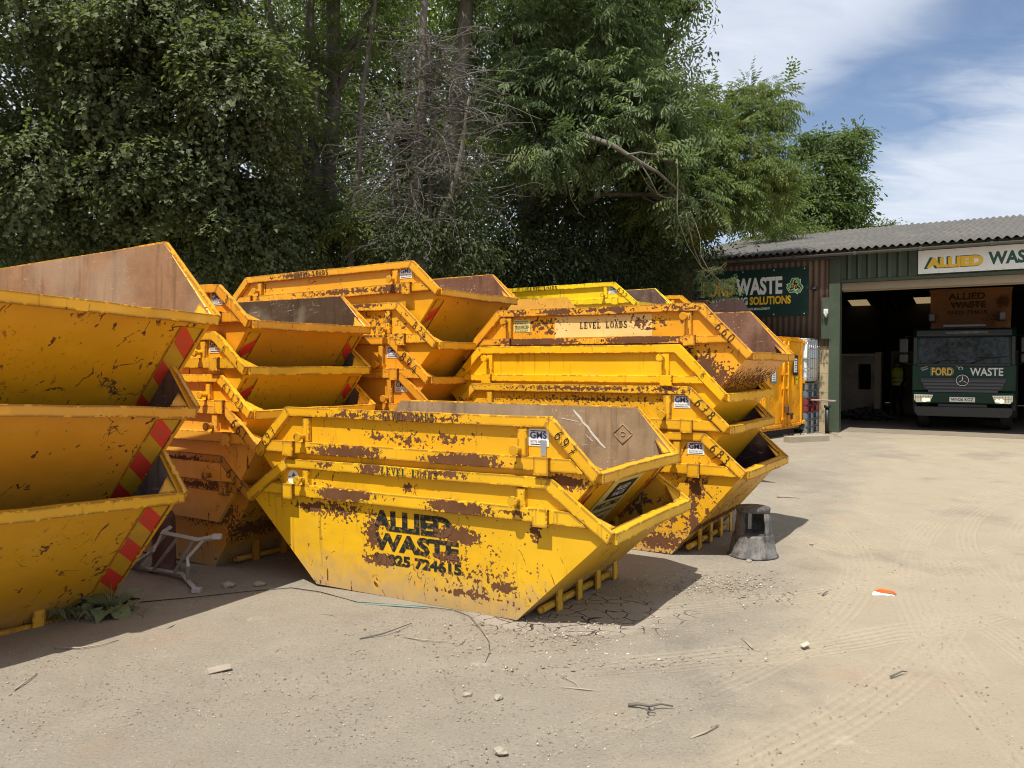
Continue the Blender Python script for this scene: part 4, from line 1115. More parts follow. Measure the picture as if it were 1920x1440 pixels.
mb = MB(); mb.box(((DL + DR) / 2, .22, 3.34), (DR - DL, .26, .17)); mb.box(((DL + DR) / 2, .20, 3.25), (DR - DL, .05, .05)); mb.build('roller_shutter', plain('tan_shutter', (.30, .24, .17), .5, var=.1), barn, bevel=.01)
mb = MB(); mb.box((DR + .17, .02, 2.1), (.33, .2, 4.2)); mb.build('door_column', M['green_clad'], barn)
corr(DR + .34, WR, 0, 3.5, 0, .21, .04, M['green_clad'], 'green_cladding', True)
# roof: corrugated fibre cement, ridge 8 m in
RZ, RY, BY, BZ = 5.78, 8.0, 16.0, 3.95
def roof(y0, z0, y1, z1, name):
    mb = MB(); pitch = .165; n = int((WR + .4 - WL + .15) / pitch * 6); N = n + 1
    xs = [WL - .15 + (WR + .4 - WL + .15) * i / n for i in range(N)]
    d_ = [.028 * math.cos(2 * PI * x / pitch) for x in xs]
    rows = 8; vs = []
    for j in range(rows + 1):
        t_ = j / rows; lap = .0
        vs += [(x, y0 + (y1 - y0) * t_, z0 + (z1 - z0) * t_ + q) for x, q in zip(xs, d_)]
    fs = [(j * N + i, j * N + i + 1, (j + 1) * N + i + 1, (j + 1) * N + i) for j in range(rows) for i in range(n)]
    B_ = len(vs)
    vs += [(x, y0, z0 + q - .012) for x, q in zip(xs, d_)]
    fs += [(i + 1, i, B_ + i, B_ + i + 1) for i in range(n)]
    mb.add(vs, fs, 0, True)
    return mb.build(name, M['fibre'], barn, fix=False)
sl_ = (RZ - EZ) / RY
roof(-.34, EZ + .06 - .34 * sl_, RY, RZ + .06, 'roof_slope')
# back slope leaves two clear sheets
mb = MB(); mb.prism([(RY, RZ + .03), (15.25, RZ + .03 + (BZ - RZ) * (7.25 / 8)), (15.25, RZ + (BZ - RZ) * (7.25 / 8)), (RY, RZ)], WL, WR + .4, 'x'); mb.build('roof_slope', M['fibre'], barn)
zz = lambda y: RZ + (BZ - RZ) * (y - RY) / (BY - RY)
LIGHTS = [(-2.93, -2.2), (-.53, .28)]
cut = [WL] + [q for a, b in LIGHTS for q in (a, b)] + [WR + .4]
for i in range(0, len(cut), 2):
    mb = MB(); mb.prism([(15.25, zz(15.25) + .03), (BY + .2, zz(BY + .2) + .03), (BY + .2, zz(BY + .2)), (15.25, zz(15.25))], cut[i], cut[i + 1], 'x'); mb.build('roof_slope', M['fibre'], barn)
mt, nt = newmat('clear_roof_sheet')
tb = nd(nt, 'ShaderNodeBsdfTranslucent', {0: (.17, .125, .065, 1)})
nd(nt, 'ShaderNodeOutputMaterial', {0: tb.outputs[0]})
for a, b in LIGHTS:
    mb = MB(); n = 40
    for i in range(n):
        x0 = a + (b - a) * i / n; x1 = a + (b - a) * (i + 1) / n; h0, h1 = .02 * math.sin(i * 1.2), .02 * math.sin((i + 1) * 1.2)
        mb.add([(x0, 15.25, zz(15.25) + .02 + h0), (x1, 15.25, zz(15.25) + .02 + h1), (x1, BY + .2, zz(BY + .2) + .02 + h1), (x0, BY + .2, zz(BY + .2) + .02 + h0)], [(0, 1, 2, 3)])
    mb.build('roof_light', mt, barn, fix=False)
# walls behind
mb = MB(); mb.prism([(0.25, 0), (BY, 0), (BY, BZ - .02), (RY, RZ - .02), (.25, EZ - .02)], WL, WL + .15, 'x'); mb.build('gable_wall', M['brown_clad'], barn)
mb = MB(); mb.prism([(0.25, 0), (BY, 0), (BY, BZ - .02), (RY, RZ - .02), (.25, EZ - .02)], WR - .15, WR, 'x'); mb.build('gable_wall', M['brown_clad'], barn)
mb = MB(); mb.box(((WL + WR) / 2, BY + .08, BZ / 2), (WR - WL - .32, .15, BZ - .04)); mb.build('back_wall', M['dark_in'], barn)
for x in (-1.2, 1.55, 4.3, 7.0):
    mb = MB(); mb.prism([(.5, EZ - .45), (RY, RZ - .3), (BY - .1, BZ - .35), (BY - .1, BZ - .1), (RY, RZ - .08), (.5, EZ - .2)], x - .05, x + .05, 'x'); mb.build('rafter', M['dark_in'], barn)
for y in (6.3, 10.8, 13.0):
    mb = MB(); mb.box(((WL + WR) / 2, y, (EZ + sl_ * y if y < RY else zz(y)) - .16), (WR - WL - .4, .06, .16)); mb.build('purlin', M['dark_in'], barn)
# gutter with brackets and joints
mb = MB()
gp = [(-.335 - .06 * math.cos(R(a)), 4.035 - .06 * math.sin(R(a)) + .03) for a in range(0, 181, 20)] + [(-.28, 4.062), (-.33, 4.012), (-.39, 4.062)]
mb.prism(gp, WL - .1, WR, 'x'); mb.build('gutter', plain('grey_gutter', (.10, .095, .09), .45, var=.15), barn)
for x in np.arange(-3.4, 8, 1.32):
    mb = MB(); mb.box((float(x), -.335, 4.035), (.07, .14, .085)); mb.build('gutter_joint', plain('grey_gutter', (.10, .095, .09), .45, var=.15) if False else M['dark_in'], barn, bevel=.01)
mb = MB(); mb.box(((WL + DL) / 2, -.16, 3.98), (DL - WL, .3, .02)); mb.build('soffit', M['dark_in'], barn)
# concrete slab
mf = plain('barn_floor', (.20, .165, .12), .9, var=.3, scale=2)
mb = MB(); mb.prism([(WL + .2, .35), (WR - .2, .35), (WR - .2, BY - .1), (WL + .2, BY - .1)], -.02, .008, 'z'); mb.build('barn_floor', mf, barn)
# low block partition inside with a window hole and posts
M['bay_wall'] = plain('stained_concrete', (.22, .19, .15), .9, var=.35, scale=2.5, dirt=(.10, .085, .06), dirt_amt=.8)
part = empty('block_partition', BM_ @ Vector((-2.22, 5.3, 0)), (0, 0, BYAW)); tag(part, 'low stained concrete bay wall inside the barn with a square hole', 'partition wall')
mb = MB()
mb.box((-.55, 0, .9), (3.6, .2, 1.8)); mb.box((1.72, 0, .42), (.48, .2, .84) if False else (.94, .2, .84)); mb.box((1.72, 0, 1.68), (.94, .2, .24)); mb.box((1.5, 0, 1.2), (.5, .2, .72)); mb.box((2.14, 0, 1.2), (.1, .2, .72)); mb.build('wall_panel', M['bay_wall'], part)
mb = MB(); mb.box((2.28, -.02, .95), (.16, .26, 1.9)); mb.build('post', M['wood'], part)
mb = MB(); mb.box((0.2, 0, 1.83), (4.3, .24, .06)); mb.build('coping', M['wood'], part)
part2 = empty('block_partition', BM_ @ Vector((1.6, 8.2, 0)), (0, 0, BYAW)); tag(part2, 'further concrete bay wall deep in the barn behind the man', 'partition wall')
mb = MB(); mb.box((0, 0, .95), (3.4, .2, 1.9)); mb.build('wall_panel', M['bay_wall'], part2)
mb = MB(); mb.box((0, 0, 1.93), (3.4, .24, .06)); mb.build('coping', M['wood'], part2)
# heap of dark rubbish at the bay
mb = MB()
for i in range(90):
    x, y = rng.gauss(0, .42), rng.gauss(0, .22); h_ = max(0, .3 * (1 - (x / .9) ** 2) ) * rng.random()
    mb.box((x, y, h_ + .03), (rng.uniform(.05, .2), rng.uniform(.05, .15), rng.uniform(.02, .09)), M=Matrix.Rotation(rng.uniform(0, 3), 3, 'Z') @ Matrix.Rotation(rng.uniform(-.6, .6), 3, 'X'))
hp = mb.build('rubble', plain('dark_rubble', (.045, .038, .03), .9, var=.5)); hp.matrix_world = BM_ @ Matrix.Translation((-.15, 4.7, 0)); tag(hp, kind='stuff')

# ---- signs
def board(name, x0, x1, z0, z1, mat, label):
    o = empty(name, BM_ @ Vector((x0, -.075, z0)), (0, 0, BYAW)); tag(o, label, 'sign')
    mb = MB(); mb.box(((x1 - x0) / 2, 0, (z1 - z0) / 2), (x1 - x0, .03, z1 - z0)); mb.build('panel', mat, o)
    return o
def put_text(o, specs, name='lettering'):
    """specs: (text, x, z, w, h, material, bold, lift)"""
    mats, mb = [], MB()
    for (tx, x, z, w, h, mt_, bd, lift) in specs:
        if mt_ not in mats: mats.append(mt_)
        flat_on_side([text_polys(tx, w, h, bd)], x, z, -.0155 - lift, mats.index(mt_), mb)
    return mb.build(name, mats, o, fix=False)
s1 = board('shop_sign', -3.26, -.51, 2.70, 3.84, M['green_dark'], 'dark green FORD WASTE recycling solutions sign on the brown barn wall')
put_text(s1, [('FORD', .15, .52, .86, .40, M['white'], .07, .001), ('FORD', .165, .53, .84, .385, M['dark_print'], .055, .002), ('FORD', .18, .54, .81, .365, M['gold'], .035, .003), ('WASTE', 1.02, .53, 1.13, .42, M['white'], .04, .002),
              ('RECYCLING', .42, .30, .90, .185, M['white'], .04, .002), ('SOLUTIONS', 1.37, .29, .98, .20, M['gold'], .04, .002), ('A DIVISION OF ALLIED WASTE MANAGEMENT', .7, .165, 1.16, .06, M['white'], .015, .002)])
mb = MB()
for i in range(3):
    th = R(90 + 120 * i); cx, cz = 2.44 + .115 * math.cos(th), .70 + .115 * math.sin(th)
    a_ = th - R(90)
    tr_ = lambda u, w: (cx + u * math.cos(a_) - w * math.sin(a_), cz + u * math.sin(a_) + w * math.cos(a_))
    def fl(pts, mi, yy): mb.add([(tr_(u, w)[0], yy, tr_(u, w)[1]) for u, w in pts], [tuple(range(len(pts)))], mi)
    fl([(-.125, -.045), (-.07, .075), (.075, .075), (.10, .025), (.14, .05), (.125, -.09), (.0, -.02), (.045, -.002), (.025, .02), (-.02, .02), (-.045, -.085)], 0, -.0165)
    fl([(-.108, -.043), (-.06, .062), (.066, .062), (.098, .01), (.122, .025), (.11, -.068), (.03, -.022), (.062, -.003), (.032, .034), (-.03, .034), (-.055, -.068)], 1, -.0175)
    fl([(-.108, -.043), (-.06, .062), (-.03, .034), (-.055, -.068)], 2, -.0182)
mb.build('recycling_emblem', [M['white'], M['lime'], M['mid_green']], s1, fix=False)
put_text(s1, [('FW', 2.385, .655, .11, .08, M['gold'], .02, .004)], 'emblem_lettering')
mb = MB()
for (x, z) in ((.2, 1.08), (1.2, 1.1), (1.95, 1.1), (2.66, 1.1), (2.66, .05), (1.95, .05), (1.2, .05), (.2, .05)): mb.tube([(x, -.012, z), (x, -.02, z)], .014, 8)
mb.build('fixing_screw', M['white'], s1)
s2 = board('shop_sign', 1.80, 5.0, 3.52, 4.02, M['white'], 'white ALLIED WASTE sign above the barn doorway')
put_text(s2, [('ALLIED', .11, .10, 1.12, .245, M['green_letters'], .05, .001), ('ALLIED', .13, .105, 1.10, .235, M['green_letters'], .04, .0015), ('ALLIED', .165, .115, 1.07, .215, M['gold'], .065, .002), ('WASTE', 1.32, .115, 1.0, .27, M['green_letters'], .04, .002)])
mb = MB()
for x in np.arange(.1, 3.2, .3):
    for z in (.02, .48): mb.tube([(float(x), -.012, z), (float(x), -.018, z)], .008, 6)
mb.build('fixing_screw', M['steel'], s2)
# lamp and sensor on the wall
wl = empty('wall_lamp', BM_ @ Vector((-.36, -.05, 3.32)), (0, 0, BYAW)); tag(wl, 'small dark round lamp on the brown wall right of the green sign', 'wall lamp')
mb = MB(); mb.tube([(0, 0, 0), (0, -.09, 0)], .055, 14); mb.build('lamp_body', M['black_plastic'], wl, bevel=.006)
mb = MB(); mb.lathe([(0, .06), (.05, .05), (.085, .01), (.09, 0), (.075, 0), (.04, .03)], 18, c=(0, -.12, -.02)); mb.build('lamp_hood', M['black_plastic'], wl)
ws = empty('security_sensor', BM_ @ Vector((-.1, -.10, 2.72)), (0, 0, BYAW)); tag(ws, 'white security sensor on the green column beside the doorway', 'sensor')
mb = MB(); mb.box((0, -.05, .05), (.09, .09, .12)); mb.build('sensor_body', M['white'], ws, bevel=.015)
mb = MB(); mb.lathe([(0, -.09), (.035, -.07), (.04, 0), (0, 0)], 14, c=(0, -.06, -.01)); mb.build('sensor_eye', M['steel'], ws)

# ------------------------------------------------------------------ lorry (local x right in the photo, y inwards, front at y = 0)
TO = BM_ @ Vector((2.50, 1.75, .008))
TYAW = BYAW + R(3.5)
lorry = empty('skip_lorry', TO, (0, 0, TYAW)); tag(lorry, 'dark green skip lorry lettered FORD WASTE parked in the barn doorway', 'lorry')
HW = 1.06
tg = M['truck_green']
def bx(name, c, d, mat, bev=.02, par=None):
    mb = MB(); mb.box(c, d); return mb.build(name, mat, par or lorry, bevel=bev)
mb = MB(); mb.prism([(.10, .86), (.03, .95), (.0, 1.25), (.02, 1.53), (.05, 1.56), (.16, 2.2), (.24, 2.34), (.36, 2.40), (1.55, 2.42), (1.62, 2.36), (1.62, .86)], -HW, HW, 'x'); mb.build('cab', tg, lorry, bevel=.05)
mb = MB()
f0 = lambda z: .05 + (z - 1.56) * (.11 / .64) - .006
w1, w2 = .93, .90
mb.add([(-w1, f0(1.575), 1.575), (w1, f0(1.575), 1.575), (w2, f0(2.17), 2.17), (-w2, f0(2.17), 2.17)] + [(-w1, f0(1.575) + .02, 1.575), (w1, f0(1.575) + .02, 1.575), (w2, f0(2.17) + .02, 2.17), (-w2, f0(2.17) + .02, 2.17)], [(0, 1, 2, 3), (4, 7, 6, 5), (0, 4, 5, 1), (1, 5, 6, 2), (2, 6, 7, 3), (3, 7, 4, 0)])
mb.build('windscreen', M['glass'], lorry)
blk = M['black_plastic']
mb = MB(); mb.prism([(.11, 2.19), (.02, 2.22), (.05, 2.36), (.24, 2.37)], -.98, .98, 'x'); vis = mb.build('sun_visor', blk, lorry, bevel=.02)
mb = MB(); flat_on_side([text_polys('WWW.ALLIEDWASTEMANAGEMENT.CO.UK', .86, .05, .01)], -.36, 2.265, lambda z: .02 + (z - 2.22) * (.03 / .14) - .004, 0, mb); mb.build('visor_lettering', M['steel'], vis, fix=False)
for sx_ in (-1, 1):
    bx('pillar', (sx_ * 1.0, .085, 1.87), (.09, .1, .66), blk, .02)
mb = MB(); mb.box((0, -.0, 1.545), (1.9, .05, .05)); mb.build('wiper_cowl', blk, lorry, bevel=.01)
for x0, x1, z1 in ((.15, .72, 1.72), (-.62, -.1, 1.64)):
    mb = MB(); mb.tube([(x0, .02, 1.57), ((x0 + x1) / 2, .045, (1.57 + z1) / 2 + .05), (x1, .06, z1)], .012, 6); mb.tube([(x1 - .42, .052, z1 - .015), (x1 + .2, .06, z1 + .012)], .008, 6); mb.build('wiper', blk, lorry)
gp_ = MB(); gp_.prism([(-.88, 1.24), (.88, 1.24), (.80, .98), (.62, .91), (-.62, .91), (-.80, .98)], -.035, .06); gr = gp_.build('grille', plain('grey_grille', (.045, .047, .05), .5, var=.1), lorry, bevel=.01)
for q in range(4):
    mb = MB(); hw = .86 - .05 * q; z = 1.195 - q * .078; mb.prism([(-.05, z), (-.068, z - .05), (-.03, z - .058), (-.03, z)], -hw, hw, 'x'); mb.build('grille_bar', plain('grille_bar', (.07, .072, .075), .4, var=.05), gr, bevel=.004)
mb = MB(); pts = [(.125 * math.cos(R(a)), -.085, 1.185 + .125 * math.sin(R(a))) for a in range(0, 361, 12)]
mb.tube(pts, .009, 6, caps=False)
for a in (90, 210, 330): mb.tube([(0, -.085, 1.185), (.12 * math.cos(R(a)), -.085, 1.185 + .12 * math.sin(R(a)))], [.016, .004], 6)
mb.build('star_emblem', M['chrome'], gr)
mb = MB(); mb.tube([(0, -.06, 1.185), (0, -.078, 1.185)], .122, 24); mb.build('emblem_backing', M['dark_print'], gr)
mb = MB(); fz = lambda z: .0 + max(0, (z - 1.25)) * .07 - .006
for (tx, x, w, mi, bd, h_, lf, z_) in (('FORD', -.66, .48, 0, .06, .20, 0, 1.285), ('FORD', -.645, .45, 1, .05, .178, .001, 1.295), ('FORD', -.635, .43, 2, .02, .165, .002, 1.30), ('WASTE', .15, .66, 3, .02, .185, .001, 1.29)):
    flat_on_side([text_polys(tx, w, h_, bd)], x, z_, (lambda l: (lambda z: fz(z) - l))(lf), mi, mb)
flat_on_side([text_polys('Recycling', .14, .035, 0), ([(x, y - .045) for x, y in text_polys('Solutions', .14, .035, 0)[0]], text_polys('Solutions', .14, .035, 0)[1])], -.86, 1.44, fz, 3, mb, rot=.35)
flat_on_side([ribbon(arc(-.04, 1.46, .04, .035, -60, 240), .012), ribbon([(-.14, 1.53), (-.1, 1.49), (-.06, 1.47)], .008)], 0, 0, fz, 3, mb)
mb.build('bonnet_lettering', [M['steel'], M['dark_print'], M['gold'], M['white_vinyl']], lorry, fix=False)
mb = MB(); mb.prism([(.04, .62), (-.04, .66), (-.05, .9), (.05, .93)], -1.04, 1.04, 'x'); mb.build('bumper', tg, lorry, bevel=.02)
mb = MB(); mb.prism([(-.93, .34), (.93, .34), (1.0, .44), (1.0, .565), (-1.0, .565), (-1.0, .44)], -.06, .16); mb.build('bumper_skirt', plain('grey_bumper', (.035, .037, .036), .6, var=.15), lorry, bevel=.02)
bx('lower_intake', (0, .0, .60), (1.0, .09, .07), blk, .01)
np_ = bx('number_plate', (0.0, -.062, .74), (.52, .012, .111), M['white'], .003)
mb = MB(); flat_on_side([text_polys('WN26 KGZ', .46, .072, .02)], -.23, .704, -.0695, 0, mb); mb.build('plate_lettering', M['dark_print'], np_, fix=False)
mh, nt = newmat('headlight_glass'); finish(nt, (.5, .5, .48), .12, 0, .8, emit=(1.0, .86, .55), estr=.22)
ml, nt = newmat('headlight_beam'); finish(nt, (.8, .8, .7), .2, 0, .5, emit=(1.0, .82, .45), estr=1.1)
for sx_ in (-1, 1):
    mb = MB(); mb.prism([(sx_ * .60, .84), (sx_ * 1.0, .85), (sx_ * 1.0, .72), (sx_ * .95, .66), (sx_ * .66, .67)], -.072, .0); hl = mb.build('headlight', mh, lorry, bevel=.008)
    mb = MB(); mb.tube([(sx_ * .78, -.07, .72), (sx_ * .78, -.08, .72)], .05, 14); mb.tube([(sx_ * .70, -.07, .73), (sx_ * .70, -.078, .73)], .035, 12); mb.build('headlight_bulb', ml, hl)
    mb = MB()
    for z in (.80, .765): mb.box((sx_ * .8, -.076, z), (.36, .008, .006))
    for x in np.arange(.64, .98, .055): mb.box((sx_ * float(x), -.076, .76), (.005, .008, .15))
    mb.build('headlight_guard', blk, hl)
    mr = MB(); mr.tube([(sx_ * 1.03, .15, 2.2), (sx_ * 1.2, -.02, 2.22), (sx_ * 1.22, -.04, 1.6), (sx_ * 1.05, .1, 1.55)], .016, 6); mi_ = mr.build('mirror_arm', blk, lorry)
    mb = MB(); mb.box((sx_ * 1.24, -.03, 2.0), (.2, .1, .34)); mb.box((sx_ * 1.24, -.03, 1.7), (.2, .1, .2)); mb.build('mirror', blk, mi_, bevel=.03)
    w_ = empty('wheel', (0, 0, 0)); w_.parent = lorry; w_.location = (sx_ * .87, 1.16, .45)
    mb = MB(); prof = [(.26, -.125), (.40, -.135), (.44, -.12), (.45, -.09), (.45, .09), (.44, .12), (.40, .135), (.26, .125)]
    mb.lathe(prof, 36); mb.v = [(z, x, y) for x, y, z in mb.v]; mb.build('tyre', M['rubber'], w_)
    mb = MB(); mb.lathe([(0, .05), (.1, .06), (.12, .03), (.22, .05), (.265, .1), (.265, -.1), (0, -.1)], 24); mb.v = [(sx_ * z, x, y) for x, y, z in mb.v]; mb.build('rim', M['steel'], w_)
    mb = MB()
    for i in range(10): a = i * PI / 5; mb.tube([(sx_ * .05, .17 * math.cos(a), .17 * math.sin(a)), (sx_ * .1, .17 * math.cos(a), .17 * math.sin(a))], .016, 6)
    mb.build('wheel_nut', plain('yellow_green_nut', (.45, .55, .05), .4), w_)
    bx('door_step', (sx_ * 1.0, 1.0, .6) if False else (sx_ * 1.02, .62, .62), (.1, .42, .3), blk, .02)
    mb = MB(); mb.prism([(.42, 1.66), (1.3, 1.6), (1.3, 2.2), (.5, 2.2)], sx_ * (HW + .003), sx_ * (HW - .02), 'x'); mb.build('side_window', M['glass'], lorry)
    mb = MB(); mb.box((sx_ * .78, 3.2, 1.75), (.16, .3, 2.3)); mb.box((sx_ * .78, 2.6, 2.75), (.14, 1.3, .2)); mb.build('lifting_arm', M['steel'], lorry, bevel=.02)
bx('chassis', (0, 3.7, .85), (.9, 6.0, .3), blk, .02); bx('bed', (0, 3.9, 1.12), (2.0, 4.2, .16), M['steel'], .02)
bar_ = bx('light_bar', (.0, .62, 2.47), (.9, .16, .07), M['steel'], .02)
for sx_ in (-1, 1):
    w_ = empty('wheel', (0, 0, 0)); w_.parent = lorry; w_.location = (sx_ * .8, 4.9, .45)
    mb = MB(); mb.lathe(prof, 36); mb.v = [(z, x, y) for x, y, z in mb.v]; mb.build('tyre', M['rubber'], w_)
# skip carried on it
ck = empty('waste_skip', TO + Matrix.Rotation(TYAW, 3, 'Z') @ Vector((.06, 3.9, 1.205)), (0, 0, TYAW)); tag(ck, 'orange enclosed skip stencilled ALLIED WASTE carried on the lorry', 'skip', 'skips inside the barn')
pk = [(.72, 1.95, .2, .2, 1.2), (-.1, 1.9, .5, .06, .6), (.55, 1.5, .3, .2, .4)]
pm = paint(95, (.33, .12, .018), .9, pk, .3)
mb = MB()
mb.add([(x, y, z) for z, sx_, y0, y1 in ((0, .72, -.5, 1.0), (1.1, .90, -1.25, 1.6), (2.3, .92, -1.3, 1.65)) for x, y in ((-sx_, y0), (sx_, y0), (sx_, y1), (-sx_, y1))],
       [(0, 1, 5, 4), (1, 2, 6, 5), (2, 3, 7, 6), (3, 0, 4, 7), (4, 5, 9, 8), (5, 6, 10, 9), (6, 7, 11, 10), (7, 4, 8, 11), (8, 9, 10, 11), (3, 2, 1, 0)])
mb.build('body', pm, ck)
mb = MB()
for z in (2.26, 1.12): mb.box((0, -1.33 if z > 2 else -1.29, z), (1.88, .06, .08))
mb.build('rim_rail', pm, ck, bevel=.004)
sk_ = stencil(95, .9, pk, (.03, .02, .015))
for tx, x, z, w, h_ in (('ALLIED', -.50, 2.02, .84, .17), ('WASTE', -.46, 1.80, .82, .17), ('01825 724615', -.52, 1.64, .9, .10)): block_text(ck, tx, x, z, w, h_, sk_, lambda q: -1.25 - .05 * (q - 1.1) / 1.25 - .006, .03)

# ------------------------------------------------------------------ man in a hi-vis vest
man = empty('person', BM_ @ Vector((.36, 6.6, .008)), (0, 0, BYAW + R(-25))); tag(man, 'person in a yellow hi-vis vest and dark trousers standing in the dim barn', 'person')
def skin_body():
    J = [(0, 0, .90), (0, .0, 1.06), (0, .01, 1.25), (0, .0, 1.40), (0, -.02, 1.47), (0, -.05, 1.54), (0, -.06, 1.63),
         (-.17, .0, 1.36), (-.22, -.03, 1.12), (-.16, -.20, .98), (.17, 0, 1.36), (.24, -.03, 1.12), (.26, -.18, .96),
         (-.095, 0, .86), (-.11, -.02, .47), (-.11, .03, .08), (-.115, -.11, .035), (.095, 0, .86), (.12, -.03, .47), (.13, .03, .08), (.14, -.11, .035)]
    Rr = [(.15, .11), (.14, .10), (.16, .11), (.14, .10), (.055, .055), (.075, .085), (.07, .085),
          (.06, .06), (.045, .045), (.035, .035), (.06, .06), (.045, .045), (.035, .035),
          (.09, .09), (.06, .06), (.045, .045), (.04, .035), (.09, .09), (.06, .06), (.045, .045), (.04, .035)]
    Eg = [(0, 1), (1, 2), (2, 3), (3, 4), (4, 5), (5, 6), (3, 7), (7, 8), (8, 9), (3, 10), (10, 11), (11, 12), (0, 13), (13, 14), (14, 15), (15, 16), (0, 17), (17, 18), (18, 19), (19, 20)]
    for base, dx in ((9, -1), (12, 1)):      # fingers and thumb
        x, y, z = J[base]
        palm = len(J); J.append((x, y - .06, z - .03)); Rr.append((.03, .016)); Eg.append((base, palm))
        for f_ in range(4):
            a_ = len(J); J.append((x + (f_ - 1.5) * .018, y - .105, z - .05)); Rr.append((.009, .009)); Eg.append((palm, a_))
            J.append((x + (f_ - 1.5) * .019, y - .135 + .006 * abs(f_ - 1), z - .08)); Rr.append((.008, .008)); Eg.append((a_, a_ + 1))
        a_ = len(J); J.append((x - dx * .04, y - .06, z - .04)); Rr.append((.011, .011)); Eg.append((base, a_)); J.append((x - dx * .045, y - .09, z - .06)); Rr.append((.009, .009)); Eg.append((a_, a_ + 1))
    me = bpy.data.meshes.new('body'); me.from_pydata(J, Eg, [])
    o = bpy.data.objects.new('body', me); COL.objects.link(o); o.parent = man
    o.modifiers.new('skin', 'SKIN')
    sv = me.skin_vertices[0].data
    for i, r_ in enumerate(Rr): sv[i].radius = r_
    sv[0].use_root = True
    ss = o.modifiers.new('sub', 'SUBSURF'); ss.levels = ss.render_levels = 2
    o.modifiers['skin'].use_smooth_shade = True
    mb_, n2 = newmat('dark_clothes_and_skin')
    z = nd(n2, 'ShaderNodeSeparateXYZ', {0: objco(n2)}).outputs[2]
    c_ = mix(n2, sstep(n2, z, 1.495, 1.505), (.02, .02, .025), (.32, .17, .12))
    finish(n2, c_, .85, 0, .2); me.materials.append(mb_)
skin_body()
def ring(z, rx, ry, n=20, cy=0, a0=0, a1=360): return [(rx * math.cos(R(a0 + (a1 - a0) * i / n)), cy + ry * math.sin(R(a0 + (a1 - a0) * i / n)), z) for i in range(n)]
vest = MB(); rows = [(.93, .20, .15), (1.05, .195, .15), (1.2, .205, .155), (1.32, .215, .15), (1.40, .19, .135), (1.455, .10, .10)]
vs = [p for z, a_, b_ in rows for p in ring(z, a_, b_)]
vest.add(vs, [(j * 20 + i, j * 20 + (i + 1) % 20, (j + 1) * 20 + (i + 1) % 20, (j + 1) * 20 + i) for j in range(5) for i in range(20)], 0, True)
vo = vest.build('hi_vis_vest', plain('hi_vis_yellow', (.52, .60, .03), .6, var=.1), man)
for z0, z1, a_, b_ in ((1.0, 1.05, .200, .155), (1.12, 1.17, .205, .158)):
    mb = MB(); vs = ring(z0, a_, b_) + ring(z1, a_, b_); mb.add(vs, [(i, (i + 1) % 20, 20 + (i + 1) % 20, 20 + i) for i in range(20)], 0, True); mb.build('reflective_band', M['steel'], vo)
mb = MB(); mb.lathe([(0, .12), (.05, .11), (.085, .06), (.092, .0), (.088, -.04)], 18, c=(0, -.045, 1.60)); mb.build('hair', plain('dark_hair', (.025, .02, .016), .8), man)
mb = MB()
for s_ in (-1, 1): mb.box((s_ * .03, -.137, 1.60), (.016, .01, .008)); mb.box((s_ * .083, -.05, 1.585), (.014, .03, .05))
mb.box((0, -.148, 1.575), (.02, .02, .035)); mb.box((0, -.135, 1.535), (.04, .008, .007))
mb.build('face_features', plain('face_skin', (.30, .16, .12), .6), man, bevel=.004)

# ------------------------------------------------------------------ container, tank, pallets at the barn wall
cy_ = math.atan2(.73, .68) - R(90)
cont = empty('waste_container', (6.42, 18.4, gh(6.4, 18.4) + .16), (0, 0, cy_)); tag(cont, 'tall yellow roll-on container with closed double doors beside the barn', 'container')
pc = paint(101, (.80, .335, .006), .7, [(0.01, 0, .1, .1, .1)], .05, 1.0, .8)
CW, CL, CH = 1.85, 3.6, 2.0
mb = MB(); mb.box((-CL / 2 - .06, -CW / 2, CH / 2), (CL, CW, CH)); mb.build('body', pc, cont, bevel=.01)
for q in (0, 1):
    y0 = -CW + .02 + q * (CW / 2 - .01); wd = CW / 2 - .03
    mb = MB(); n = 6
    mb.box((-.03, y0 + wd / 2, CH / 2 + .02), (.05, wd, CH - .12))
    dr = mb.build('door', pc, cont, bevel=.006)
    mb = MB()
    for yy in (y0 + .035, y0 + wd - .035): mb.box((.012, yy, CH / 2 + .02), (.03, .06, CH - .14))
    for z in (.09, CH - .07): mb.box((.012, y0 + wd / 2, z), (.03, wd - .13, .06))
    mb.build('door_frame', pc, dr, bevel=.004)
    # dented skin
    N = 9; vs = []
    for i in range(N):
        for j in range(N * 2):
            y = y0 + .07 + (wd - .14) * i / (N - 1); z = .15 + (CH - .26) * j / (2 * N - 1)
            d_ = mnoise.noise(Vector((y * 2.6, z * 1.9, q * 5))) * .045
            if i in (0, N - 1) or j in (0, 2 * N - 1): d_ = 0
            vs.append((.003 + max(d_, -.02) * 1.0 + (0.0), y, z))
    mb = MB(); mb.add(vs, [(i * 2 * N + j, i * 2 * N + j + 1, (i + 1) * 2 * N + j + 1, (i + 1) * 2 * N + j) for i in range(N - 1) for j in range(2 * N - 1)], 0, True); mb.build('dented_panel', pc, dr)
    yb = y0 + (.10 if q else wd - .10)
    mb = MB(); mb.tube([(.055, yb, .05), (.055, yb, CH - .1)], .017, 8)
    for z in (.25, .9, 1.2, CH - .2): mb.box((.04, yb, z), (.05, .07, .05))
    mb.build('locking_bar', pc, dr)
    for z in (.12, 1.02, CH - .1):
        mb = MB(); mb.box((-.0, -CW - .02 if q == 0 else .02, z), (.09, .09, .07)); mb.tube([(.03, -CW - .05 if q == 0 else .05, z - .05), (.03, -CW - .05 if q == 0 else .05, z + .05)], .022, 8); mb.build('hinge', pc, cont, bevel=.006)
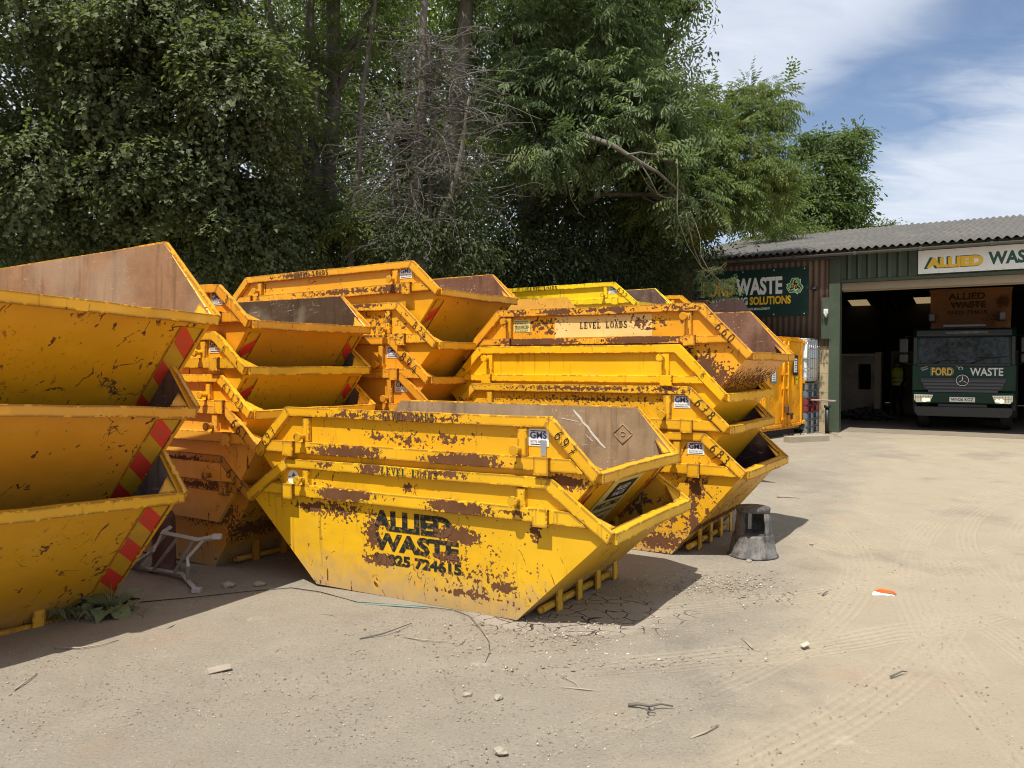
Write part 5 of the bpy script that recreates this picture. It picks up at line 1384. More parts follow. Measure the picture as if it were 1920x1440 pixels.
mb = MB(); mb.box((.08, -CW / 2 + .16, .34), (.06, .22, .05)); mb.box((.09, -CW / 2 + .22, .28), (.04, .05, .12)); mb.box((.08, -CW / 2 - .0, .45), (.07, .08, .12)); mb.build('latch', M['rust'], cont, bevel=.006)
def door_poster(y, z, w, h, mats):
    mb = MB(); mb.box((.036, y, z), (.003, w, h)); o = mb.build('notice_frame', mats[0], cont); mb = MB(); mb.box((.0395, y, z), (.003, w * .62, h * .68)); o2 = mb.build('notice_sheet', M['white'], o)
    mb = MB()
    for i in range(5): mb.box((.042, y, z + h * (.24 - .12 * i)), (.001, w * .42 * (1 - .2 * (i % 2)), h * .03))
    mb.build('notice_print', M['dark_print'], o2)
door_poster(-.42, 1.38, .25, .44, (M['dark_print'],)); door_poster(-1.45, 1.18, .27, .38, (M['steel'],))
mb = MB(); mb.box((.036, -.35, 1.05), (.003, .10, .17)); o = mb.build('warning_label', plain('warning_yellow', (.72, .62, .03), .4), cont)
mb = MB(); mb.add([(.0385, -.35 - .035, 1.06), (.0385, -.35 + .035, 1.06), (.0385, -.35, 1.12)], [(0, 1, 2)]); mb.build('warning_triangle', M['dark_print'], o, fix=False)
for x in (-.25, -1.8, -3.3):
    mb = MB(); mb.box((x, -CW / 2, -.08), (.16, CW, .15)); mb.build('skid', M['dark_in'], cont)
blk_ = MB(); blk_.box((0, 0, .05), (1.0, .2, .15)); bo = blk_.build('concrete_beam', plain('buff_concrete', (.30, .25, .18), .9, var=.25), bevel=.01); bo.location = (5.95, 16.75, gh(5.9, 16.7)); bo.rotation_euler = (0, 0, R(22)); tag(bo, 'buff concrete beam on the ground before the yellow container doors', 'concrete beam')

# pallets
M['pal_blue'] = plain('faded_blue_plastic', (.10, .14, .17), .6, var=.3, dirt=(.2, .18, .15), dirt_amt=.4); M['pal_red'] = plain('dull_red_plastic', (.17, .02, .025), .6, var=.3)
M['pal_grey'] = plain('grey_plastic', (.13, .145, .15), .6, var=.3, dirt=(.25, .22, .18), dirt_amt=.4)
PX, PY, PZ = -.75, -.56, gh(7, 18.9) - .13 + .0
def pallet(z, mat, label):
    o = empty('pallet', BM_ @ Vector((PX, PY, z)), (0, 0, BYAW)); tag(o, label, 'pallet', 'pallets under the white tank')
    for nm, zc, hh in (('top_deck', .142, .03), ('bottom_deck', .012, .022)):
        mb = MB()
        for i in range(5): mb.box((-.4 + i * .2, 0, zc), (.13, 1.0, hh))
        for y in (-.44, 0, .44): mb.box((0, y, zc + (.0 if hh < .03 else -.022)), (.98, .12, .014))
        mb.build(nm, mat, o, bevel=.003)
    for x in (-.44, 0, .44):
        for y in (-.44, 0, .44):
            mb = MB(); mb.box((x, y, .07), (.1, .12, .086)); mb.build('pallet_foot', mat, o, bevel=.003)
pz = .0
for i, (mt_, lb) in enumerate((('pal_grey', 'grey plastic pallet on the ground, lowest under the white tank'), ('pal_grey', 'grey plastic pallet, second from the ground under the white tank'), ('pal_blue', 'bluish grey pallet just below the two red ones'),
                             ('pal_red', 'lower of the two dark red pallets under the white tank'), ('pal_red', 'upper of the two dark red pallets under the white tank'), ('pal_blue', 'blue-grey pallet on top of the red ones'), ('pal_grey', 'topmost grey pallet, carrying the white tank'))):
    pallet(pz, M[mt_], lb); pz += .163
ibc = empty('bulk_tank', BM_ @ Vector((PX, PY, pz)), (0, 0, BYAW)); tag(ibc, 'white caged plastic bulk tank on top of the pallet stack', 'tank')
mi2, nt = newmat('milky_plastic'); finish(nt, mix(nt, noise(nt, objco(nt), 2, 4), (.52, .60, .62), (.66, .72, .73)), .35, 0, .5)
mb = MB(); mb.box((0, 0, .52), (.92, .92, .98)); mb.build('bottle', mi2, ibc, bevel=.06)
mb = MB()
for z in (.12, .33, .55, .77, .98):
    mb.tube([(-.485, -.485, z), (.485, -.485, z), (.485, .485, z), (-.485, .485, z), (-.485, -.485, z)], .011, 6)
for q in np.linspace(-.485, .485, 7):
    for a_, b_ in (((q, -.485), 0), ((q, .485), 0), ((-.485, q), 0), ((.485, q), 0)): mb.tube([(float(a_[0]), float(a_[1]), .05), (float(a_[0]), float(a_[1]), 1.0)], .009, 6)
mb.build('cage', M['chrome'], ibc)
mb = MB(); mb.box((.28, -.5, .67), (.2, .006, .44)); lb_ = mb.build('blue_label', M['blue_print'], ibc)
mb = MB()
for z in (.8, .68, .56): mb.box((.28, -.5045, z), (.11, .002, .06))
mb.build('label_print', M['white'], lb_)
mb = MB(); mb.box((.43, -.5, .72), (.09, .006, .3)); mb.build('white_label', M['white'], ibc)
pb = MB(); pb.box((0, 0, 0), (.09, .9, .03)); pbo = pb.build('plank', M['wood'], bevel=.003); pbo.location = BM_ @ Vector((-.1, -.75, .76)); pbo.rotation_euler = (0, R(-4), BYAW + R(62)); tag(pbo, 'weathered plank end sticking out of the pallet stack', 'plank')
post = MB(); post.tube([(0, 0, 0), (0, 0, .62)], .045, 10); post.tube([(0, 0, .6), (.0, 0, .66)], .07, 10); po = post.build('bollard', M['black_plastic']); po.location = BM_ @ Vector((.02, -.45, -.02)); tag(po, 'short dark post with a cap at the foot of the block wall', 'post')
# scraps of pale rubbish along the foot of the wall
mb = MB()
for i in range(60):
    x, y = rng.uniform(-1.3, .5), rng.gauss(-1.25, .18); mb.box((x, y, .02), (rng.uniform(.02, .13), rng.uniform(.02, .06), rng.uniform(.01, .03)), M=Matrix.Rotation(rng.uniform(0, 3), 3, 'Z'))
dj = mb.build('debris', plain('pale_scraps', (.42, .37, .28), .9, var=.5, scale=3)); dj.matrix_world = BM_; tag(dj, kind='stuff')
# ------------------------------------------------------------------ trees
def leaf_mat(name, dark, light, hue2=None, trans=.4):
    m, nt = newmat(name)
    g = nd(nt, 'ShaderNodeNewGeometry')
    v = objco(nt)
    c = mix(nt, g.outputs['Random Per Island'], dark, light)
    c = mix(nt, mth(nt, 'MULTIPLY', sstep(nt, noise(nt, v, .9, 3), .5, .7), .55), c, hue2 or light)
    b = nd(nt, 'ShaderNodeBsdfPrincipled', {'Base Color': c, 'Roughness': .55, 'Specular IOR Level': .22})
    t = nd(nt, 'ShaderNodeBsdfTranslucent', {0: mix(nt, 1.0, c, (1.3, 1.5, .5), 'MULTIPLY')})
    ms = nd(nt, 'ShaderNodeMixShader', {0: trans, 1: b.outputs[0], 2: t.outputs[0]})
    nd(nt, 'ShaderNodeOutputMaterial', {0: ms.outputs[0]})
    return m
LM = {'maple': leaf_mat('maple_leaf', (.085, .108, .06), (.17, .19, .10), (.23, .22, .09)),
      'ash': leaf_mat('ash_leaf', (.09, .13, .065), (.19, .24, .12), (.24, .26, .10), .38),
      'ash_far': leaf_mat('pale_ash_leaf', (.085, .125, .04), (.17, .205, .075), (.25, .24, .06)),
      'oak': leaf_mat('oak_leaf', (.06, .095, .034), (.12, .165, .055), (.15, .165, .05)),
      'bush': leaf_mat('undergrowth_leaf', (.04, .058, .027), (.09, .115, .052), (.13, .14, .065)),
      'bright': leaf_mat('sunlit_leaf', (.08, .115, .028), (.15, .19, .05), (.17, .2, .05), .45)}
def half(pts): return pts
def proto_leaf(outline, L, fold=.22, droop=.25):
    """two halves along the midrib; returns verts, faces"""
    vs, fs = [], []
    n = len(outline)
    for s in (1, -1):
        b = len(vs)
        for x, y in outline:
            vs.append((s * x * L, y * L, (abs(x) * fold - droop * y * y) * L))
        fs.append(tuple(range(b, b + n)) if s > 0 else tuple(range(b + n - 1, b - 1, -1)))
    return np.array(vs), fs
MAPLE = [(0, 0), (.16, -.02), (.42, .06), (.36, .22), (.55, .46), (.30, .55), (.0, 1.0)]
OAK = [(0, 0), (.08, .05), (.17, .3), (.14, .4), (.28, .62), (.2, .72), (.22, .92), (0, 1.0)]
PLAIN = [(0, 0), (.2, .25), (.24, .5), (.14, .8), (0, 1.0)]
LANCE = [(0, 0), (.13, .3), (.15, .55), (.07, .85), (0, 1.0)]
def place(vs, a, tilt, roll, loc):
    M_ = Matrix.Translation(loc) @ Matrix.Rotation(a, 4, 'Z') @ Matrix.Rotation(tilt, 4, 'X') @ Matrix.Rotation(roll, 4, 'Y')
    A = np.array(M_)
    return vs @ A[:3, :3].T + A[:3, 3]
def make_spray(kind, r):
    """a twig-end of several leaves, about 0.5 m across for maple/oak/bush, pinnate leaves for ash; grows along +y"""
    V, F = [], []; nb = 0
    def push(vs, fs):
        nonlocal nb
        V.append(vs); F.extend([tuple(i + nb for i in f) for f in fs]); nb += len(vs)
    if kind in ('ash', 'ash_far'):
        lv, lf = proto_leaf(LANCE, .085, .15, .3)
        for q in range(6):
            a = r.uniform(-1.2, 1.2); base = Vector((r.uniform(-.06, .06), .08 * q * r.uniform(.5, 1.0), r.uniform(-.04, .04)))
            dirx = Vector((math.sin(a), math.cos(a), r.uniform(-.35, .25)))
            L = r.uniform(.22, .32)
            for k in range(5):
                t_ = .25 + .75 * k / 4
                p = base + dirx * L * t_ + Vector((0, 0, -.25 * L * t_ * t_))
                if k == 4: push(place(lv * r.uniform(.9, 1.2), -a, -.5, r.uniform(-.3, .3), p), lf)
                else:
                    for s in (-1, 1): push(place(lv * r.uniform(.85, 1.2), -a - s * 1.05, -.25 - r.uniform(0, .4), r.uniform(-.3, .3), p), lf)
    else:
        out = {'maple': MAPLE, 'oak': OAK, 'bush': PLAIN, 'bright': PLAIN}[kind]
        n, L = {'maple': (28, .060), 'oak': (18, .09), 'bush': (17, .066), 'bright': (16, .068)}[kind]
        lv, lf = proto_leaf(out, L)
        for q in range(n):
            t_ = q / n; s = -1 if q % 2 else 1
            p = Vector((s * r.uniform(.02, .17), .46 * t_ - .12, -.12 * t_ * t_ + r.uniform(-.07, .07)))
            push(place(lv * r.uniform(.75, 1.25), -s * r.uniform(.2, 1.3), r.uniform(-.9, .1), r.uniform(-.5, .5), p), lf)
    return np.concatenate(V), F
SPRAYS = {}
for kd in ('maple', 'ash', 'ash_far', 'oak', 'bush', 'bright'):
    rr_ = random.Random(hash(kd) % 97 if False else len(kd) * 13)
    SPRAYS[kd] = []
    for q in range(4):
        vs, fs = make_spray(kd, rr_)
        SPRAYS[kd].append((vs, np.concatenate([np.array(f) for f in fs]), np.array([len(f) for f in fs])))

def crown(name, kind, pts, dirs, scales, parent, seed):
    """one mesh of many leaf sprays at pts, each growing along dirs"""
    r = np.random.default_rng(seed)
    Vs, Is, Ss = [], [], []; nb = 0
    which = r.integers(0, 4, len(pts))
    for q in range(4):
        k = np.where(which == q)[0]
        if len(k) == 0: continue
        vs, fi, fs = SPRAYS[kind][q]
        d = dirs[k] / np.linalg.norm(dirs[k], axis=1, keepdims=True)
        up = np.tile(np.array([[0, 0, 1.0]]), (len(k), 1)) + r.normal(0, .35, (len(k), 3))
        sx = np.cross(d, up); sx /= np.linalg.norm(sx, axis=1, keepdims=True) + 1e-9
        uz = np.cross(sx, d)
        s = scales[k][:, None]
        W_ = pts[k][:, None, :] + (vs[None, :, 0:1] * sx[:, None, :] + vs[None, :, 1:2] * d[:, None, :] + vs[None, :, 2:3] * uz[:, None, :]) * s[:, :, None]
        n = len(vs)
        Vs.append(W_.reshape(-1, 3))
        Is.append((fi[None] + (nb + np.arange(len(k)) * n)[:, None]).ravel()); Ss.append(np.tile(fs, len(k)))
        nb += n * len(k)
    o = np_mesh(name, np.concatenate(Vs), np.concatenate(Is), np.concatenate(Ss), LM[kind], parent)
    return o

def sample_lobes(lobes, r, thr=.5, freq=1.1, hollow=.42, low=.15):
    """spray positions inside a set of ellipsoids, thinned by a smooth noise so that gaps stay open"""
    pts, dirs = [], []
    for (c, rad, n) in lobes:
        c = np.array(c); rad = np.array(rad)
        n = int(n * 1.3); got = 0; tries = 0
        while got < n and tries < n * 6:
            tries += 1
            d = r.normal(size=3); d /= np.linalg.norm(d)
            q = hollow + (1 - hollow) * r.random() ** .7
            bump = 1 + .28 * mnoise.noise(Vector(d * 2.1) + Vector(c))
            p = c + d * rad * q * bump
            if p[2] < low: continue
            if mnoise.noise(Vector((p[0] * freq, p[1] * freq, p[2] * freq * 1.9))) * .5 + .5 < thr + .12 * (r.random() - .5) - .08: continue
            dd = d * np.array([1, 1, .5]) + np.array([0, 0, -.25]) + r.normal(0, .35, 3)
            pts.append(p); dirs.append(dd); got += 1
    return np.array(pts), np.array(dirs)

def tree(name, label, base, trunk, lobes, kind, seed, size=1.0, bark='bark_dark', group='trees behind the yard', thr=.45, sub=7, trunks=(), freq=1.1, cat='tree', hollow=.42, limb=.05):
    r = np.random.default_rng(seed)
    root = empty(name, base); tag(root, label, cat, group)
    b = Vector(base)
    mb = MB()
    for pts, rad in [trunk] + list(trunks):
        pp = [Vector(p) - b for p in pts]
        n = len(pp); rr = [rad[0] + (rad[1] - rad[0]) * i / (n - 1) for i in range(n)]
        # wander a little between the given points
        fine, fr = [], []
        for i in range(n - 1):
            for k in range(5):
                t_ = k / 5; p = pp[i].lerp(pp[i + 1], t_); w_ = mnoise.noise_vector(p * .9 + Vector((seed, 0, 0))) * .07
                fine.append(p + w_); fr.append(rr[i] + (rr[i + 1] - rr[i]) * t_)
        fine.append(pp[-1]); fr.append(rr[-1])
        mb.tube(fine, fr, 10)
    mb.build('trunk', M[bark], root)
    if not lobes: return root
    tp = [Vector(p) - b for p in trunk[0]]
    lb = [((np.array(c) - np.array(b)), rad, n) for c, rad, n in lobes]
    mb = MB()
    for c, rad, n in lb:
        cv = Vector(c)
        s = min(tp, key=lambda p: (p - cv).length + max(0, p.z - cv.z) * 2)
        mid = s.lerp(cv, .5) + Vector((0, 0, .12 * (cv - s).length))
        L = (cv - s).length
        r0 = min(.10, limb + .012 * L)
        mb.tube([s, s.lerp(mid, .5), mid, mid.lerp(cv, .6) + Vector((0, 0, .05)), cv], [r0, r0 * .8, r0 * .6, r0 * .45, r0 * .3], 6)
        for k in range(sub):
            d = Vector(r.normal(size=3)); d.normalize(); tip = cv + Vector((d.x * rad[0], d.y * rad[1], d.z * rad[2])) * .9
            st = mid.lerp(cv, r.uniform(.3, 1)); m1 = st.lerp(tip, .5) + Vector(r.normal(0, .1, 3))
            mb.tube([st, m1, tip], [r0 * .32, r0 * .2, .005], 5)
    mb.build('limbs', M[bark], root)
    pts, dirs = sample_lobes(lb, r, thr, freq, hollow, .15 - b.z)
    if len(pts):
        crown('crown', kind, pts, dirs, size * r.uniform(.75, 1.3, len(pts)), root, seed)
    return root

def L(px, py, Y, rx, ry, rd, n):
    """a lobe centred on the sight line of (px, py) at depth Y, radii from photo pixels, depth radius rd"""
    k = Y / FPX
    return (P(px, py, Y), (rx * k, rd, ry * k), n)
def foot(px, Y):
    p = P(px, 690, Y); return Vector((p.x, p.y, gh(p.x, p.y) - .05))
TG = 'trees behind the yard'
# two field maples at the left
b = foot(92, 14.2)
tree('maple_tree', 'dark broad maple at the left edge with a thick dark trunk', b, ([b, P(95, 420, 14.2), P(92, 180, 14.2), P(85, -120, 14.2)], (.24, .13)),
     [L(20, 170, 12.6, 150, 130, 1.3, 300), L(150, 40, 12.4, 170, 110, 1.4, 330), L(60, 330, 12.4, 165, 110, 1.2, 330), L(170, 420, 13.0, 150, 100, 1.1, 260), L(-60, 450, 12.6, 130, 110, 1.2, 160), L(60, -170, 12.6, 260, 120, 1.6, 190), L(200, 250, 13.4, 120, 110, 1.0, 150)],
     'maple', 21, 1.0, thr=.50, freq=1.35)
b = foot(300, 13.6)
tree('maple_tree', 'dark maple with dense hanging leaves, second from the left edge', b, ([b, P(302, 430, 13.6), P(300, 220, 13.6), P(310, -120, 13.6)], (.17, .10)),
     [L(300, 60, 12.4, 160, 105, 1.4, 330), L(450, 170, 12.3, 120, 120, 1.2, 270), L(390, 50, 12.6, 130, 100, 1.2, 220), L(300, 330, 12.6, 150, 100, 1.1, 290), L(430, 330, 12.8, 120, 110, 1.1, 250), L(360, 440, 13.0, 170, 80, 1.0, 260), L(480, 440, 13.2, 120, 90, 1.0, 210), L(350, -170, 12.6, 260, 110, 1.5, 190), L(235, 180, 12.4, 110, 90, 1.0, 170)],
     'maple', 22, 1.0, thr=.51, freq=1.35)
# tall bare-stemmed trees, ivy-hung
b = foot(600, 14.6)
tree('tall_tree', 'tall slim pale-barked tree with straight trunk rising above the striped-end skip', b, ([b, P(612, 430, 14.6), P(622, 200, 14.6), P(628, -160, 14.6)], (.15, .11)),
     [L(560, -150, 14.0, 160, 110, 1.5, 160), L(690, -140, 14.0, 160, 110, 1.5, 160), L(535, 110, 14.1, 50, 50, .6, 30), L(690, 60, 14.3, 50, 50, .6, 26), L(555, 270, 14.1, 32, 60, .5, 18), L(660, 430, 14.0, 50, 36, .5, 36), L(580, 400, 14.0, 40, 36, .5, 24)], 'ash_far', 23, 1.0, 'bark_grey', trunks=[([P(600, 440, 14.4), P(588, 250, 14.4), P(580, -100, 14.4)], (.11, .07)), ([P(585, 400, 14.5), P(548, 180, 14.4), P(505, 20, 14.3), P(490, -80, 14.2)], (.085, .05)), ([P(624, 130, 14.6), P(665, 60, 14.5), P(712, -30, 14.4)], (.05, .035))], sub=5)
b = foot(655, 13.8)
tree('thin_tree', 'thin grey leaning sapling between the tall tree and the dead tree', b, ([b, P(658, 480, 13.8), P(672, 260, 13.8), P(690, 110, 13.8), P(700, -60, 13.8)], (.065, .03)), [], 'bright', 24, bark='bark_grey')
# dead conifer thick with bare twigs
b = foot(778, 13.2)
dead = tree('dead_tree', 'dead tree bristling with bare grey twigs in the middle of the tree line', b, ([b, P(785, 470, 13.2), P(780, 300, 13.2), P(790, 100, 13.2), P(795, -120, 13.2)], (.15, .045)), [], 'bush', 25, bark='bark_grey',
     trunks=[([P(800, 480, 13.3), P(812, 300, 13.3), P(800, 60, 13.2)], (.07, .03)), ([P(800, 460, 13.1), P(845, 370, 13.0), P(868, 270, 12.9), P(880, 180, 12.9)], (.06, .02)), ([P(745, 500, 13.3), P(742, 340, 13.3), P(725, 210, 13.2)], (.045, .02))])
r = np.random.default_rng(77)
mb = MB()
for i in range(560):
    y0 = 60 + 410 * r.random() ** 1.1
    x0 = 792 + r.normal(0, 12) + (20 if y0 < 200 else 0)
    if r.random() < .25: x0 = 855 + r.normal(0, 14); y0 = 150 + 230 * r.random()
    if r.random() < .14: x0 = 738 + r.normal(0, 6); y0 = 230 + 200 * r.random()
    p = P(x0, y0, 13.15 + r.normal(0, .15)) - b
    a = r.uniform(0, 2 * PI); Ln = r.uniform(.35, 1.35) * (1 if y0 > 150 else .8)
    d = Vector((math.cos(a), math.sin(a) * .8, r.uniform(-.1, .55))); pts = [p]
    for k in range(6):
        d = d + Vector((0, 0, -r.uniform(-.06, .2))) + Vector(r.normal(0, .16, 3)); d.normalize()
        p = p + d * Ln / 6; pts.append(p)
        if k > 1 and r.random() < .6:
            e_ = (d + Vector(r.normal(0, .7, 3))).normalized(); q = p + e_ * r.uniform(.08, .3); mb.tube([p, p.lerp(q, .5) + Vector((0, 0, .01)), q + Vector((0, 0, -.03))], [.0042, .0036, .003], 4, caps=False)
    r0 = r.uniform(.006, .012)
    mb.tube(pts, [r0 * (1 - .6 * k / 6) for k in range(7)], 5, caps=False)
mb.build('bare_twigs', M['twig'], dead, fix=False)
# bare twigs hung on the tall tree too
tall = [o for o in COL.objects if o.name.startswith('tall_tree')][0]
mb = MB()
for i in range(260):
    y0 = 60 + 360 * r.random(); x0 = [616, 590, 662, 560][r.integers(0, 4)] + r.normal(0, 8)
    p = P(x0, y0, 14.4 + r.normal(0, .2)) - tall.location; a = r.uniform(0, 2 * PI); Ln = r.uniform(.3, 1.0)
    d = Vector((math.cos(a), math.sin(a) * .8, r.uniform(0, .6))); pts = [p]
    for k in range(5):
        d = d + Vector((0, 0, -r.uniform(.1, .35))) + Vector(r.normal(0, .15, 3)); d.normalize(); p = p + d * Ln / 5; pts.append(p)
    mb.tube(pts, [.012 * (1 - .7 * k / 5) for k in range(6)], 5, caps=False)
mb.build('bare_twigs', M['twig'], tall, fix=False)
# leaning pale trunk and the big ash with its long limb
b = foot(850, 15.0)
tree('tall_tree', 'pale trunk leaning right behind the dead tree', b, ([b, P(838, 420, 15.0), P(845, 230, 15.0), P(870, 60, 15.0), P(890, -120, 15.0)], (.16, .12)), [L(900, -150, 14.6, 150, 90, 1.4, 130)], 'ash', 26, 1.0, 'bark_grey', sub=4)
b = foot(990, 17.6)
tree('ash_tree', 'large feathery ash in the middle with a long bent limb', b, ([b, P(985, 430, 17.6), P(975, 250, 17.6), P(990, 40, 17.4), P(1010, -150, 17.4)], (.20, .10)),
     [L(960, 60, 15.8, 95, 80, 1.1, 120), L(1080, 20, 16.0, 110, 80, 1.2, 170), L(1150, 60, 16.4, 70, 90, 1.2, 150), L(1060, 150, 15.6, 105, 70, .9, 130), L(1170, 190, 15.8, 80, 70, 1.0, 160), L(960, 190, 15.4, 60, 60, .7, 70), L(1225, 255, 16.2, 70, 64, 1.0, 140), L(1110, 260, 15.6, 80, 50, .7, 75), L(1050, -130, 15.2, 230, 110, 1.6, 150), L(1000, 250, 15.3, 50, 40, .5, 40), L(1030, 285, 14.8, 40, 22, .5, 22), L(1290, 375, 15.6, 40, 22, .5, 18), L(1130, 234, 15.0, 46, 10, .4, 12), L(1228, 298, 15.0, 36, 12, .4, 8)],
     'ash', 27, 1.2, thr=.43, trunks=[([P(985, 330, 17.4), P(1040, 262, 15.6), P(1100, 256, 14.6), P(1150, 275, 14.3), P(1192, 298, 14.3), P(1232, 322, 14.5), P(1262, 352, 14.9), P(1290, 378, 15.4)], (.07, .010)), ([P(1175, 290, 14.25), P(1200, 283, 14.2), P(1222, 286, 14.3), P(1250, 278, 14.6)], (.02, .005)), ([P(1198, 302, 14.3), P(1216, 330, 14.3), P(1232, 362, 14.4), P(1250, 372, 14.6)], (.016, .004)), ([P(1110, 257, 14.6), P(1085, 225, 14.8), P(1072, 190, 15.2)], (.03, .008)), ([P(1030, 270, 16.9), P(985, 340, 16.2), P(930, 400, 15.8)], (.06, .02))], bark='bark_grey')
# dark ivy-like top at the skyline
b = foot(1175, 19)
tree('oak_tree', 'dark oak whose top reaches over the sky at the frame edge', b, ([b, P(1170, 330, 19.0), P(1190, 60, 19.0), P(1230, -120, 19.0)], (.15, .08)),
     [L(1195, 20, 18.6, 40, 60, .9, 100), L(1245, 2, 18.4, 26, 16, .5, 34), L(1200, 130, 18.6, 28, 70, .8, 70), L(1200, -110, 18.6, 110, 60, 1.2, 120), L(1290, 0, 16.0, 22, 14, .4, 16)], 'oak', 28, 1.0, thr=.42)
# second ash, lower, reaching over the barn
b = foot(1290, 21.5)
tree('ash_tree', 'yellow-green ash with drooping sprays beside the barn roof', b, ([b, P(1300, 420, 21), P(1335, 300, 19.4), P(1360, 190, 19.3)], (.16, .05)),
     [L(1290, 330, 17.4, 85, 75, 1.2, 170), L(1380, 300, 17.6, 85, 70, 1.2, 180), L(1320, 378, 17.2, 80, 40, 1.0, 110), L(1410, 355, 18.2, 62, 55, 1.0, 120), L(1235, 385, 17.4, 75, 48, 1.0, 120), L(1280, 200, 18.4, 34, 45, .6, 50), L(1405, 210, 18.4, 58, 42, .8, 75), L(1340, 225, 18.2, 55, 48, .8, 70), L(1450, 190, 18.5, 22, 24, .4, 20), L(1400, 170, 18.5, 18, 16, .3, 12), L(1450, 300, 18.6, 32, 50, .7, 50), L(1445, 410, 24.5, 45, 36, .7, 60)],
     'ash_far', 29, .98, thr=.40)
# hanging branch before the sign
b = P(1262, 300, 14.6)
br = tree('hanging_ash_branch', 'drooping ash branch hanging in front of the green sign', b, ([b, P(1268, 400, 14.7), P(1288, 460, 15.0), P(1310, 500, 15.3), P(1340, 520, 15.6)], (.012, .004)),
     [L(1340, 532, 15.8, 18, 15, .35, 20), L(1366, 556, 15.9, 13, 6, .25, 9), L(1326, 504, 15.5, 10, 10, .25, 7)],
     'ash', 30, .5, 'twig_warm', thr=.35, group=TG, sub=3, limb=.008, trunks=[([P(1285, 400, 14.8), P(1300, 470, 15.0), P(1320, 520, 15.2), P(1345, 500, 15.4)], (.008, .003))], cat='branch')
# bare lichen-grown lianas drooping from the ash
def liana(pix, Y, label, rad=.010):
    mb = MB(); o0 = P(pix[0][0], pix[0][1], Y)
    mb.tube([P(px, py, Y - .03 * i) - o0 for i, (px, py) in enumerate(pix)], [rad * (1 - .6 * i / (len(pix) - 1)) for i in range(len(pix))], 6)
    for i in range(1, len(pix) - 1):
        p = P(pix[i][0], pix[i][1], Y - .03 * i) - o0; s = rng.choice((-1, 1))
        mb.tube([p, p + Vector((s * .06, 0, .0)), p + Vector((s * .13, .02, .08))], [rad * .4, rad * .3, .002], 5)
    o = mb.build('drooping_branch', M['twig_warm']); o.location = o0; tag(o, label, 'branch', 'bare branches drooping from the ash')
liana([(988, 280), (990, 330), (1000, 355), (1018, 370), (1030, 380)], 15.2, 'bare drooping branch left of the bent ash limb')
liana([(1060, 270), (1062, 340), (1070, 375), (1085, 400), (1095, 408)], 15.1, 'bare drooping branch below the bend of the ash limb')
liana([(1012, 135), (1010, 160), (1020, 190), (1045, 200), (1048, 250), (1030, 285)], 15.1, 'short twisted bare branch above the bent ash limb')
liana([(1195, 315), (1212, 345), (1232, 365), (1250, 372)], 15.2, 'bare branch dropping right from the tip of the ash limb', .009)
liana([(1292, 395), (1303, 420), (1311, 445), (1313, 480), (1328, 508), (1348, 503), (1360, 492)], 14.9, 'curved yellowish branch hanging to the barn gutter', .007)
# oak behind the barn
b = foot(1545, 29)
tree('oak_tree', 'leafy oak standing behind the barn roof against the sky', b, ([b, P(1545, 430, 29), P(1560, 330, 29), P(1585, 260, 29)], (.22, .06)),
     [L(1560, 285, 29, 38, 34, .9, 80), L(1595, 262, 29, 26, 22, .6, 40), L(1540, 340, 28.6, 50, 45, 1.2, 120), L(1585, 350, 28.8, 34, 38, 1.0, 90), L(1500, 370, 28.4, 42, 50, 1.1, 110), L(1590, 405, 28.6, 30, 28, .8, 70), L(1530, 410, 28.2, 60, 40, 1.2, 150), L(1600, 300, 29, 12, 24, .4, 20), L(1500, 270, 29, 22, 20, .5, 26), L(1478, 420, 28, 40, 45, 1.0, 80), L(1612, 245, 29, 12, 9, .3, 12), L(1600, 430, 28.6, 16, 14, .5, 20), L(1525, 262, 29, 18, 14, .4, 18)],
     'oak', 31, 1.35, thr=.50, limb=.06, freq=1.5)
b = foot(1655, 30)
tree('hawthorn_bush', 'small pale bush showing just above the barn roof', b, ([b, P(1655, 450, 30), P(1652, 425, 30)], (.08, .03)), [L(1640, 428, 30, 22, 12, .6, 18), L(1668, 424, 30, 18, 12, .5, 14), L(1655, 440, 30, 36, 12, .6, 24)], 'bright', 32, 1.2, thr=.3, sub=9, cat='bush')
b = foot(1405, 27)
tree('lime_bush', 'bright green bush behind the barn roof below the oak', b, ([b, P(1500, 470, 27), P(1510, 440, 27)], (.1, .04)), [L(1520, 440, 27, 50, 16, .9, 60), L(1440, 450, 27, 60, 20, .9, 60)], 'bright', 33, 1.2, thr=.3, cat='bush')
# pale leaves lit from behind, deep in the wood
for (px, Y, sd, lb, lobes) in (
    (520, 19, 41, 'pale green tree seen through the stems behind the tall tree', [L(520, 40, 18, 110, 80, 1.2, 120), L(640, 20, 18.4, 90, 70, 1.2, 90), L(500, 130, 18.4, 70, 60, 1.0, 60), L(600, 180, 18.6, 90, 70, 1.2, 80), L(560, 310, 18.8, 80, 80, 1.2, 80), L(650, 300, 18.8, 70, 90, 1.2, 70)]),
    (760, 19.5, 42, 'pale green tree seen behind the dead tree', [L(730, 30, 18.6, 100, 70, 1.2, 100), L(860, 30, 18.6, 90, 80, 1.2, 100), L(690, 150, 19, 60, 60, 1.0, 50), L(900, 160, 18.6, 80, 80, 1.0, 90), L(760, 240, 19, 100, 80, 1.2, 100), L(890, 280, 18.8, 90, 70, 1.2, 110), L(720, 350, 19, 90, 60, 1.2, 70), L(840, 370, 18.8, 100, 60, 1.2, 110)])):
    b = foot(px, Y); tree('ash_tree', lb, b, ([b, P(px, 300, Y), P(px + 10, -50, Y)], (.12, .06)), lobes, 'bright', sd, 1.25, thr=.45)
b = foot(805, 13.6)
